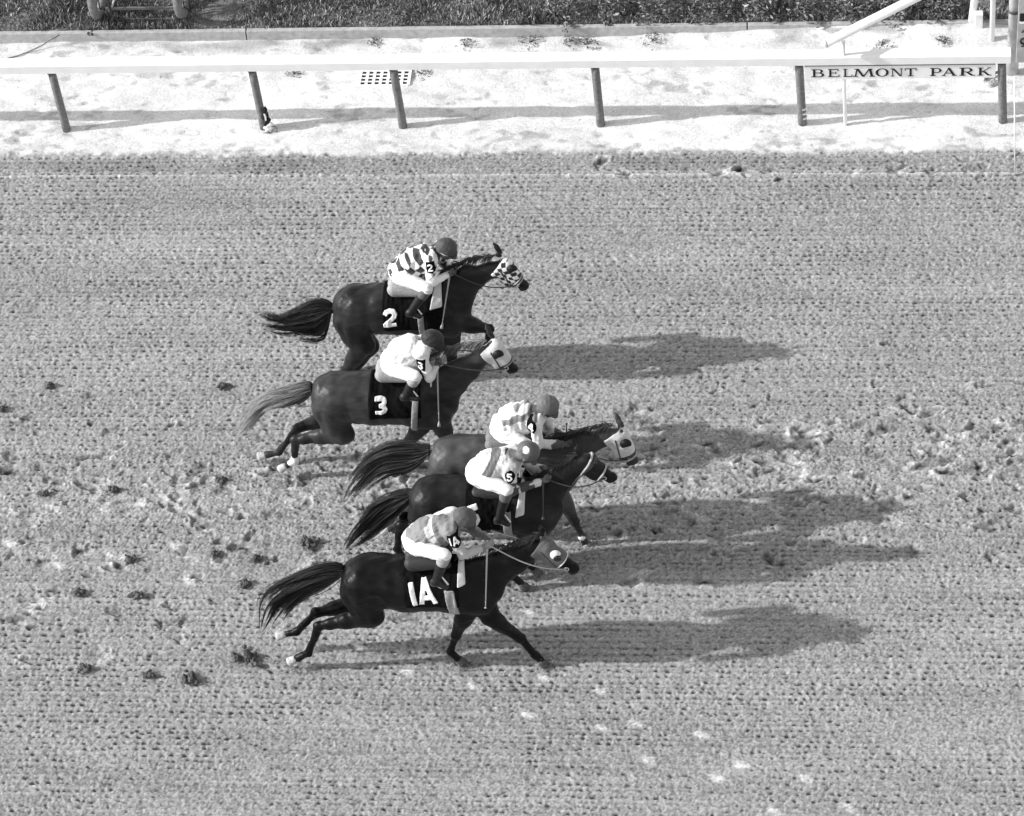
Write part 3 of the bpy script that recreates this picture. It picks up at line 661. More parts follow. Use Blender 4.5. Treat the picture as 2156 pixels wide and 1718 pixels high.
    s.noise = lambda x, y, z, a=sine_noise(.0046, .19, 8, 3), b=sine_noise(.0016, .06, 6, 4): a(x, y, z)+b(x, y, z)
    lo, hi = s.bounds()
    socks = h.get('socks', [])
    def coat(V):
        c = np.full(len(V), A*.40)*(1+.14*smooth_noise(V, .5, 11))
        for L in h['legs']:
            ho, fe = L['w'][2], L['w'][3]; dd = np.linalg.norm(V-fe, axis=1); c = np.where((V[:, 2] < .0+ho[2]+.1) & (np.linalg.norm(V-lerp(ho, fe, .4), axis=1) < .30), c*.55, c)
        c = np.where(((V-no)@ax > -.12) & (np.linalg.norm(V-no, axis=1) < .2), c*.6, c)
        for i, r in socks: fe = h['legs'][i]['w'][3]; c = np.where(np.linalg.norm(V-fe, axis=1) < r, .75, c)
        for e in h.get('marks', []): pp = P(e[0], e[1]); c = np.where(np.linalg.norm(V-pp, axis=1) < e[2], e[3], c)
        return c
    cm = coat_mat('coat')
    body = sdf_obj(s, 'body', cm, root, .0125, lo=lo, hi=hi, col=coat)
    for i, (pe, v, L) in enumerate(hoofs):
        mb = MB(); n = 14; up = -v
        mb.tube([pe-v*.012, pe+v*.02, pe+v*.06, pe+v*.092, pe+v*.097], [.034, .040, .047, .050, .040], n); light = i in h.get('light', [])
        o = mb.build('hoof', M['hoof_light'] if light else M['hoof_dark'], root, True)
        if light: tag(o, 'pale dusty hoof')
    CREASE = sine_noise(.0035, .075, 7, h['seed']+20, (1.3, .6, .6))
    def shell(name, m, f2, out, lo, hi, hres, near=True, parent=root, sh=s, inn=.004, col=None, yc=Y0):
        def field(D, x, y, z):
            d = np.maximum(D-out-(CREASE(x, y, z) if name in ('number_cloth', 'numeral') else 0), -(D+.012)); d = np.maximum(d, f2(x, y, z))
            if near: d = np.maximum(d, y-(yc+.02))
            return d
        return sdf_obj(sh, name, m, parent, hres, field, lo, hi, col)
    # tail
    tl, tu = h['tail']; dock = P(h['dock']); nS, K = 640, 16; U_ = np.array([P(p) for p in polyline(tu, K)]); L_ = np.array([P(p) for p in polyline(tl, K)])
    r = np.random.default_rng(h['seed']); cur = []
    nL = 26; lw = np.linspace(-.06, 1.06, nL)+r.normal(0, .03, nL); la = r.normal(0, .10, nL); lf = r.uniform(2, 5, nL); lp = r.uniform(0, 6, nL); le = r.uniform(.55, 1.06, nL); ly = r.normal(0, .04, nL)
    for i in range(nS):
        q = r.integers(nL); t = np.linspace(0, 1, K); stray = r.random() < .12
        wt = lw[q]+la[q]*np.sin(t*lf[q]+lp[q])*t+r.normal(0, .035)*(1-.75*t)+(r.normal(0, .22)*t if stray else 0)
        c = U_*(1-wt)[:, None]+L_*wt[:, None]; end = min(le[q]*r.uniform(.82, 1.04), 1.0); idx = np.minimum(t*end*(K-1), K-1)
        c = np.stack([np.interp(idx, np.arange(K), c[:, a]) for a in range(3)], 1)
        c[:, 1] += ly[q]*t*1.5+r.normal(0, .012)+.02*np.sin(t*5+q); st = 1-np.exp(-t*7); c = dock[None]*(1-st)[:, None]+c*st[:, None]+np.array([0, r.normal(0, .02), r.normal(0, .015)])*(1-t)[:, None]
        c[:, 2] += .012*np.sin(t*r.uniform(5, 12)+r.uniform(0, 6))*t; cur.append(c)
    V, F = strands(cur, .0052, .0010); tcol = np.repeat(np.clip(r.normal(1, .35, nS), .3, 2), K*3)*h['tail_col']
    if h.get('tail_tip'):
        tt = np.tile(np.repeat(np.linspace(0, 1, K), 3), nS); tcol = tcol*(1-tt**1.5)+h['tail_tip']*tt**1.5
    ta = link('tail', np_mesh('tail', V, F, True, tcol), M['hair'], root)
    sd_ = Shape(); sd_.add(dock+[.06, 0, 0], lerp(U_[3], L_[3], .45), .045, .02, 1, .02); sdf_obj(sd_, 'dock', cm, ta, .01, col=A*.6)
    # mane, short and lying back along the crest
    cur = []; w0 = wi+[.16, 0, .08]; top = np.array([0, 0, 1.0])
    crest = [P(p) for p in h['crest']]; CL = np.array(polyline(crest, 60))
    for i in range(260):
        k = r.uniform(0, 59); c0 = np.array([np.interp(k, np.arange(60), CL[:, a]) for a in range(3)])+[0, r.normal(0, .012), -.03]
        ln = r.uniform(.05, .10)*h.get('mane_len', 1); t = np.linspace(0, 1, 7)[:, None]; side = -1 if r.random() < .8 else 1
        dirv = np.array([-.75+r.normal(0, .15), side*(.35+.2*r.random()), .16+r.normal(0, .10)])
        cur.append(c0+dirv*ln*t+np.array([-.1, side*.3, -1.1])*ln*t**2*.8+[0, 0, .02])
    V, F = strands(cur, .006, .0015); link('mane', np_mesh('mane', V, F, True, np.repeat(np.clip(r.normal(1, .4, 260), .3, 2.2), 21)*h['mane_col']), M['hair'], root)
    # tack on the head
    hl = np.minimum(np.minimum(po, cr), no)-[.16, .16, .16]; hh_ = np.maximum(np.maximum(po, cr), no)+[.16, .16, .16]
    alng = lambda x, y, z: (x-cr[0])*ax[0]+(z-cr[2])*ax[2]
    acr = lambda x, y, z: (x-cr[0])*dn[0]+(z-cr[2])*dn[2]
    HR = .0075
    if h.get('hood'):
        ht = h['hood']; tend = Lh*h.get('hood_end', .60)
        earp = P(*h['ear_hole']) if 'ear_hole' in h else None
        cup = P(h['cup'], -.082)
        def f2(x, y, z):
            a, c_ = alng(x, y, z), acr(x, y, z)
            d = np.maximum(a-tend-c_*.15, -(a+.085-.25*c_)); d = np.maximum(d, c_-.15)
            if earp is not None: d = np.maximum(d, .045-np.sqrt((x-earp[0])**2+(z-earp[2])**2+.3*(y-earp[1])**2))
            return d
        def hcol(V):
            if ht != 'check': return np.full(len(V), {'white': .56, 'grey': .11}[ht])*(1+.06*smooth_noise(V, .06, 4))
            a, c_ = alng(V[:, 0], V[:, 1], V[:, 2]), acr(V[:, 0], V[:, 1], V[:, 2]); w = .052
            k = (np.floor((a+c_*.5)/w)+np.floor((c_*1.05-a*.25+V[:, 1]*.5)/w)).astype(int) % 2
            return np.where(k == 0, .85, .03)
        hd = shell('blinker_hood', M['cloth'], f2, .013, hl, hh_, HR, near=False, col=hcol)
        cs = Shape()                                          # blinker cup, a half shell opening forward
        cup = cup+ax*.0; cs.ball(cup, .055 if ht == 'grey' else .060, .7, .01); cs.ball(cup+ax*.045+[0, -.012, 0], .046, .8, .006, True)
        sdf_obj(cs, 'eye_cup', M['white_cloth'] if ht == 'grey' else M['black'], hd, .006)
        if ht == 'grey':
            ds = Shape(); ds.ball(cup+ax*.030+[0, -.034, .006], .040, .55, .01); sdf_obj(ds, 'cup_shade_ball', M['eye'], hd, .006)  # solid black ball painted as the shade inside the hollow cup
        cup2 = P(h['cup'], .075); cs = Shape(); cs.ball(cup2, .048, .8, .01); cs.ball(cup2+ax*.030+[0, .02, 0], .042, .8, .006, True)
        sdf_obj(cs, 'eye_cup', M['leather'], hd, .006)
    else:
        e = P(h['cup'], -.068); es = Shape(); es.ball(e, .02); sdf_obj(es, 'eye', M['eye'], root, .005)
    bm_ = M[h.get('bridle', 'leather')]
    br = shell('cheek_strap', M['leather'], lambda x, y, z: np.abs((x-cr[0])*(.75*dn[0]+.1*ax[0])+0*y+acr(x, y, z)*0+alng(x, y, z)*.92-.02-.35*acr(x, y, z))-.011, .020, hl, hh_, HR, near=False) if not h.get('hood') else \
        shell('cheek_strap', M['leather'], lambda x, y, z: np.maximum(np.abs(acr(x, y, z)-.055-.22*(alng(x, y, z)-.1))-.009, np.maximum(alng(x, y, z)-Lh*.85, -(alng(x, y, z)+.03))), .020, hl, hh_, HR, near=False)
    for t0, m, w in h['bands']:
        shell('noseband' if t0 > .3 else 'browband', M[m], lambda x, y, z: np.maximum(np.abs(alng(x, y, z)-Lh*t0-.25*acr(x, y, z))-w, -acr(x, y, z)-.13), .021, hl, hh_, HR, near=False)
    # reins from the bit to the hand, on both sides
    bit = no-ax*.055+dn*.03; hand = P(h['hand'], -.12); sag = h.get('sag', .03)
    for sd2 in (-1, 1):
        a_ = bit+[0, sd2*.05, 0]; b_ = np.array([hand[0], Y0+sd2*.10, hand[2]]); mid_y = Y0+sd2*.16
        q = [lerp(a_, b_, t)+np.array([0, (mid_y-lerp(a_, b_, t)[1])*math.sin(math.pi*t)*.8, -sag*math.sin(math.pi*t)]) for t in np.linspace(0, 1, 12)]
        mb = MB(); mb.tube(q, .0068, 6); mb.build('rein', M[h.get('rein', 'leather')], root, True)
        mb = MB(); mb.tube([a_+[.0+.022*math.cos(t), 0, .022*math.sin(t)] for t in np.linspace(0, 6.28, 14)], .005, 6); mb.build('bit_ring', M['steel'], root, True)
    # number cloth, girth, weight cloth, saddle
    c0, c1, cb = XZ(h['cloth'][0]), XZ(h['cloth'][1]), XZ(h['cloth'][2])
    zc = cb[1]; blo = np.array([c0[0]-.05, Y0-.36, zc-.05]); bhi = np.array([c1[0]+.1, Y0+.36, bar[2]+.45])
    sl_ = (cb[0]-c0[0])/(cb[1]-c0[1]+1e-9)
    f = lambda x, y, z: np.maximum(np.maximum(c0[0]+(z-c0[1])*sl_-x, x-c1[0]), zc-z)+0*y
    nc = shell('number_cloth', M['numcloth'], f, .014, blo, bhi, .010, near=False)
    pm = h.get('piping')
    gl = h['digits']; o = XZ(gl['o'], -.25); ux = np.array(XZ(gl['x'], -.25))-o; uz = np.array(XZ(gl['y'], -.25))-o
    w = np.linalg.norm(uz)*gl.get('w', .128)
    flo = np.array([min(o[0], o[0]+uz[0])-.06, Y0-.38, o[1]-.12]); fhi = np.array([o[0]+np.linalg.norm(ux)*(1.2 if len(gl['t']) == 1 else 2.2)+.12, Y0, o[1]+uz[1]+.14])
    for i, ch in enumerate(gl['t']):
        oo = np.array(o)+ux*(.62*i*gl.get('adv', 1.0)); shell('numeral', M['numeral'], lambda x, y, z: glyph2(x, z, ch, oo, ux, uz, w)+0*y, .021, flo, fhi, .0075, parent=nc)
    ga, gb = [XZ(p, -.25) for p in h['strap']]; gw = h.get('strap_w', .042)
    dgx = (gb[0]-ga[0])/(gb[1]-ga[1]+1e-9)
    f = lambda x, y, z: np.maximum(np.maximum(np.abs(x-ga[0]-(z-ga[1])*dgx)-gw, z-ga[1]-.02), (gb[1]-.035-z) if h['seed'] == 1 else -9.0)+0*y
    shell('girth', M['grey_cloth'], f, .022, np.array([min(ga[0], gb[0])-.1, Y0-.36, gir[2]-.45]), np.array([max(ga[0], gb[0])+.12, Y0+.36, ga[1]+.06]), .010, near=False)
    if 'flap' in h:
        pf = [XZ(p, -.24) for p in h['flap']]; fx = [p[0] for p in pf]; fz = [p[1] for p in pf]
        shell('white_flap', M['white_cloth'], lambda x, y, z: poly2(x, z, pf)+0*y, .032, np.array([min(fx)-.04, Y0-.38, min(fz)-.04]), np.array([max(fx)+.04, Y0+.0, max(fz)+.04]), .009)
    sa, sb_ = P(h['saddle'][0], -.08), P(h['saddle'][1], -.08)
    ss = Shape(); cy = np.array([sa[0], Y0, sa[2]])
    for d in (-.09, 0, .09): ss.add((sa[0]-.02, Y0+d, sa[2]+.02*(d == 0)), (sb_[0], Y0+d*.8, sb_[2]+.02), .068, .045, 1, .03)
    ss.add((sa[0], Y0-.12, sa[2]-.02), (sb_[0], Y0-.13, sb_[2]-.02), .05, .045, .7, .03); ss.add((sa[0], Y0+.13, sa[2]-.03), (sb_[0], Y0+.13, sb_[2]-.05), .05, .05, .7, .03)
    sdf_obj(ss, 'saddle', mat('saddle cloth', h.get('saddle_col', .14), .6, .3, noise=.25, nscale=60), root, .010)
    return root, P, XZ, s

def arc_pts(a, b, n): return [lerp(a, b, t) for t in np.linspace(0, 1, n)]
def build_rider(h, R):
    T = h['crop']; Y0 = h['Y']
    def P(p, dy=0.0): q = T(p); return at(q[0], q[1], Y=Y0+dy)
    def XZ(p, dy=-.12): q = P(p, dy); return (q[0], q[2])
    hip, chs, hd = P(R['hip'])+[0, 0, .035], P(R['chest']), P(R['head'])
    root = empty('person', (hip[0], Y0, hip[2]-.2), R['label'], 'person', 'jockeys riding the race')
    sh = [P(R['shoulder'], -.17), None]; sh[0] = sh[0]+[0, .02, 0]; sh[1] = sh[0]+[R.get('twist', .07), .29, -.045]
    el = [P(R['elbow'], -.21), P(R.get('elbow2', R['elbow']), .22)]; ha = [P(R['hand'], -.09), P(R.get('hand2', R['hand']), .09)]
    kn = [P(R['knee'], -.29), None]; kn[1] = kn[0]+[.02, .58, 0]; an = [P(R['ankle'], -.31), None]; an[1] = an[0]+[.02, .62, .0]
    to = [P(R['toe'], -.33), None]; to[1] = to[0]+[.02, .66, 0]; hp = [hip+[.02, -.11, .015], hip+[.02, .11, .015]]
    dirh = np.array([math.cos(R.get('face', -.5)), 0, math.sin(R.get('face', -.5))]); upv = np.array([-dirh[2], 0, dirh[0]])
    back = lerp(hip, chs, .5)+[-.01, 0, .035]
    def torso(s, g):
        s.ball(hip, .124+g, 1.06, .05); s.add(hip, back, .126+g, .124+g, 1.1, .05); s.add(back, chs, .124+g, .116+g, 1.15, .05); B = R.get('bulk', .0)
        s.add(lerp(hip, chs, .25)+[.03, 0, -.045-B*.5], lerp(hip, chs, .85)+[.03, 0, -.06-B*.6], .10+B+g, .095+B+g, 1.1, .06)
        s.add(lerp(sh[0], sh[1], .10), lerp(sh[0], sh[1], .90), .066+g, .066+g, 1, .05)
    def arms(s, g, cut=.80):
        for i in (0, 1):
            s.add(sh[i], el[i], .052+g, .042+g, 1, .035); s.add(el[i], lerp(el[i], ha[i], cut), .041+g, .029+g, 1, .02)
    def thighs(s, g):
        for i in (0, 1): s.add(hp[i], kn[i], .084+g, .055+g, 1, .045)
    body = Shape()
    torso(body, -.012); arms(body, -.006, .95); thighs(body, -.008)
    for i in (0, 1):
        body.add(kn[i], an[i], .044, .034, 1, .02); body.add(an[i], to[i], .034, .026, 1, .02)
        # hand: palm, four bent fingers round the rein, thumb from the side
        v = ha[i]-el[i]; v = v/np.linalg.norm(v); sgn = (-1, 1)[i]; up = np.array([-v[2], 0, v[0]]); sd = np.array([0, sgn*1.0, 0])
        body.add(ha[i]-v*.045, ha[i]+v*.012, .026, .032, .8, .015)
        for k in range(4):
            b = ha[i]+v*.028+up*(.027-.018*k); L1 = (.034, .038, .036, .029)[k]; j1 = b+v*L1*.8-sd*.012; j2 = j1-v*.004-sd*.030*(1 if k < 3 else .8)-up*.008
            body.add(b, j1, .0100, .0095, 1, .004); body.add(j1, j2, .0095, .0085, 1, .004); body.add(j2, j2-v*.024-sd*.003, .0085, .0075, 1, .003)
        body.add(ha[i]-v*.02+up*.022, ha[i]+v*.006+up*.048-sd*.012, .013, .011, 1, .008); body.add(ha[i]+v*.006+up*.048-sd*.012, ha[i]+v*.034+up*.046-sd*.02, .011, .009, 1, .004)
    body.add(chs+[.04, 0, .04], hd-upv*.06-dirh*.02, .062, .052, 1, .04)
    body.ball(hd, .088, .88, .03); body.add(hd+dirh*.03-upv*.03, hd+dirh*.05-upv*.085, .062, .04, .85, .03)          # skull, face, jaw
    body.add(hd+dirh*.085-upv*.015, hd+dirh*.108-upv*.045, .012, .016, 1, .012)                                        # nose
    body.add(hd+dirh*.092-upv*.078+[0, -.018, 0], hd+dirh*.092-upv*.078+[0, .018, 0], .009, .009, 1, .006)             # lips
    for d in (-1, 1):
        body.ball(hd+dirh*.085+upv*.0+[0, d*.032, 0], .013, 1, .012, True); body.add(hd+[0, d*.078, -.02]-upv*.0, hd+[0, d*.084, 0]-upv*.04, .018, .013, .5, .008)
    body_o = sdf_obj(body, 'body', mat('skin and base layer', R.get('skin', .26), .6, .35, noise=.1, nscale=30), root, .0065)
    # helmet with cloth cap, peak and band
    cap = Shape(); hc = hd+upv*.035; cap.ball(hc, .108, .90, .02); cap.add(hc-dirh*.022, hc+dirh*.012, .103, .104, .88, .02)
    cap.noise = sine_noise(.0018, .05, 5, h['seed'])
    def ff(D, x, y, z):
        w = (x-hc[0])*upv[0]+(z-hc[2])*upv[2]+.12*((x-hc[0])*dirh[0]+(z-hc[2])*dirh[2]); return np.maximum(D, -w-.042)
    ccol = R.get('cap', .2)
    def capc(V):
        c = np.full(len(V), ccol)
        for p, r in R.get('spots', []): q = P(p, -.09); c = np.where(np.linalg.norm((V-q)*[1, .5, 1], axis=1) < r, .85, c)
        return c
    he = sdf_obj(cap, 'helmet', M['cloth'], root, .0065, ff, col=capc)
    pk = Shape(); pk.add(hc+dirh*.085-upv*.045+[0, -.035, 0], hc+dirh*.085-upv*.045+[0, .035, 0], .062, .062, 1, .02)
    sdf_obj(pk, 'peak', mat('cap peak', R.get('peak', ccol*.5), .6, .3), he, .0065, lambda D, x, y, z: np.maximum(D, np.abs((x-hc[0])*upv[0]+(z-hc[2])*upv[2]+.047+.15*((x-hc[0])*dirh[0]+(z-hc[2])*dirh[2]-.1))-.0065))
    bd = Shape(); bd.ball(hc, .111, .90, .02)
    sdf_obj(bd, 'cap_band', mat('cap band', R.get('band', .6), .6, .3), he, .006, lambda D, x, y, z: np.maximum(np.maximum(D-.002, -(D+.01)), np.abs((x-hc[0])*upv[0]+(z-hc[2])*upv[2]+.034+.12*((x-hc[0])*dirh[0]+(z-hc[2])*dirh[2]))-.007))
    go = Shape(); go.ball(hd+upv*-.002, .094, .88, .02)
    sdf_obj(go, 'goggles', M['eye'], root, .006, lambda D, x, y, z: np.maximum(np.maximum(D-.004, -(D+.008)), np.maximum(np.abs((x-hd[0])*upv[0]+(z-hd[2])*upv[2]+.004)-.02, -((x-hd[0])*dirh[0]+(z-hd[2])*dirh[2])+.02)))
    # silks
    sk = Shape(); torso(sk, .013); arms(sk, .010)
    sk.noise = lambda x, y, z, a=sine_noise(.0055, .085, 7, h['seed'], (1, .5, .8)), b=sine_noise(.0020, .045, 5, h['seed']+1): a(x, y, z)+b(x, y, z)
    pats = [([XZ(p) for p in poly], v) for poly, v in R.get('pattern', [])]
    axv = np.array([chs[0]-hip[0], chs[2]-hip[2]]); axv /= np.linalg.norm(axv); arml = lambda V: np.minimum(np.linalg.norm(V-lerp(sh[0], el[0], .8), axis=1), np.minimum(np.linalg.norm(V-lerp(el[0], ha[0], .45), axis=1), np.linalg.norm(V-el[0], axis=1)))
    def skc(V):
        c = np.full(len(V), R['silk'])
        if R.get('check'):
            u = (V[:, 0]-hip[0])*axv[0]+(V[:, 2]-hip[2])*axv[1]; w_ = -(V[:, 0]-hip[0])*axv[1]+(V[:, 2]-hip[2])*axv[0]-V[:, 1]*.72+Y0*.72
            k = (np.floor((u+.12*w_)/.080)+np.floor((w_-.12*u)/.085)).astype(int) % 2; c = np.where(k == 0, .72, .035)
        for pl, v in pats: c = np.where(poly2(V[:, 0], V[:, 2], pl) < 0, v, c)
        if 'sleeve' in R:
            dm = arml(V); t = smooth_noise(V, .09, h['seed']); c = np.where((dm < .085) & (V[:, 1] < Y0-.1) & (t < R.get('sleeve_t', 9)), R['sleeve'], c)
        return c
    waist = lerp(hip, chs, R.get('waist', -.05)); 
    def fs(D, x, y, z):
        w = (x-waist[0])*axv[0]+(z-waist[2])*axv[1]; far = 0*y
        a = np.maximum(D, -w+.25*(z-hip[2])*0)
        return a
    so = sdf_obj(sk, 'silks', M['cloth'], root, .0075, fs, col=skc)
    # collar
    cl = Shape(); cl.add(chs+[.05, -.02, .055], chs+[.05, .02, .055], .075, .075, 1, .02); sdf_obj(cl, 'collar', mat('collar', R.get('collar', .3), .7, .2), so, .008, lambda D, x, y, z: np.maximum(D, np.abs((x-chs[0]-.06)*axv[0]+(z-chs[2]-.05)*axv[1])-.02))
    # breeches
    bc = Shape(); bc.ball(hip, .134, 1.05, .05); bc.add(hip, lerp(hip, chs, .12), .134, .126, 1.1, .05); thighs(bc, .008)
    bc.noise = lambda x, y, z, a=sine_noise(.0055, .08, 6, h['seed']+5, (.7, .5, 1.8)): a(x, y, z)
    sdf_obj(bc, 'breeches', M['white_cloth'], root, .0075, None, col=None)
    for i in (0, 1):
        bt = Shape(); k2 = lerp(kn[i], an[i], .16); bt.add(k2, an[i], .060, .042, 1, .02); bt.ball(an[i]+[-.02, 0, -.015], .042, .9, .02); bt.add(an[i]+[0, 0, -.012], to[i], .042, .030, .95, .02)
        hl_ = an[i]+[-.035, 0, -.045]; bt.add(hl_, hl_+[.03, 0, 0], .026, .026, 1, .015)
        b_ = sdf_obj(bt, 'boot', M['boot'], root, .0075)
        if i == 0 or True:
            cu = Shape(); cu.add(lerp(kn[i], an[i], .12), lerp(kn[i], an[i], .26), 0.065, .062, 1, .01); sdf_obj(cu, 'boot_cuff', mat('boot cuff', R.get('cuff', .35), .6, .3, noise=.2, nscale=30), b_, .0075)
        # stirrup iron and leather
        c = lerp(an[i], to[i], .62)+[0, 0, -.03]; mb = MB()
        mb.tube([c+np.array([.066*math.cos(t)*1.0, .030*math.sin(t*2)*0+0.0, .07+.085*math.sin(t)]) for t in np.linspace(-math.pi*.86, -math.pi*.14, 10)]+[c+np.array([0, 0, .16])]+[c+np.array([-.066*math.cos(.4), 0, .04])], .0095, 8)
        sr = mb.build('stirrup', M['paint'], root, True)
        mb = MB(); tp = np.array([c[0]-.0, Y0+(-.20, .20)[i], hip[2]-.22]); mb.tube([c+np.array([0, 0, .155]), lerp(c, tp, .6), tp], .009, 6); mb.build('stirrup_leather', M['leather'], sr, True)
    # number on the upper arm
    if 'badge' in R:
        bg_ = R['badge']; ce = XZ(bg_['c'], -.2); rr = bg_['r']/h['cpm']; rot = bg_.get('rot', 0)
        lo = np.array([ce[0]-rr*1.6, Y0-.36, ce[1]-rr*1.9]); hi = np.array([ce[0]+rr*1.6, Y0-.08, ce[1]+rr*1.9]); cz, sz = math.cos(rot), math.sin(rot)
        mk = lambda f, out: (lambda D, x, y, z: np.maximum(np.maximum(D-out, -(D+.01)), f(x, z)+0*y))
        def pf(x, z):
            u = (x-ce[0])*cz+(z-ce[1])*sz; v = -(x-ce[0])*sz+(z-ce[1])*cz
            return np.sqrt((u/1.0)**2+(v/1.35)**2)-rr if bg_.get('round') else np.maximum(np.abs(u)-rr*.95, np.abs(v)-rr*1.3)
        ab = sdf_obj(sk, 'arm_badge', M['numcloth'], root, .006, mk(pf, .009), lo, hi)
        t = bg_['t']; hgt = rr*1.75; wdt = rr*(1.5 if len(t) == 1 else 1.25); st = rr*(.165 if len(t) == 1 else .14)
        for i, chh in enumerate(t):
            ox = (-wdt*.42 if len(t) == 1 else (-rr*.95+i*rr*.85)); oz = -hgt/2
            o_ = (ce[0]+ox*cz-oz*sz, ce[1]+ox*sz+oz*cz)
            sdf_obj(sk, 'numeral', M['numeral'], ab, .005, mk(lambda x, z: glyph2(x, z, chh, o_, (wdt*cz, wdt*sz), (-hgt*sz, hgt*cz), st), .014), lo, hi)
    # whip, a thing of its own held in the hand
    if 'whip' in R:
        wq = R['whip']; a_ = P(wq['a'], wq.get('dy', -.13)); b_ = P(wq['b'], wq.get('dy', -.13)-(.18 if wq.get('dy', -.13) < 0 else 0)); w_ = empty('riding_whip', a_, wq['label'], 'whip', 'whips held by the jockeys')
        if b_[2] < .1: b_[2] = .1
        mb = MB(); mb.tube(arc_pts(a_, b_, 6), [.011, .009, .008, .007, .006, .005], 8); mb.build('shaft', M[wq.get('m', 'pale_strap')], w_, True)
        d = (b_-a_)/np.linalg.norm(b_-a_); f_ = wq.get('flap', .06); mb = MB(); mb.tube([b_-d*.01, b_+d*f_*.5, b_+d*f_], [.007, .014, .018], 6); mb.build('flap', M[wq.get('m', 'pale_strap')], w_, True)
    return root

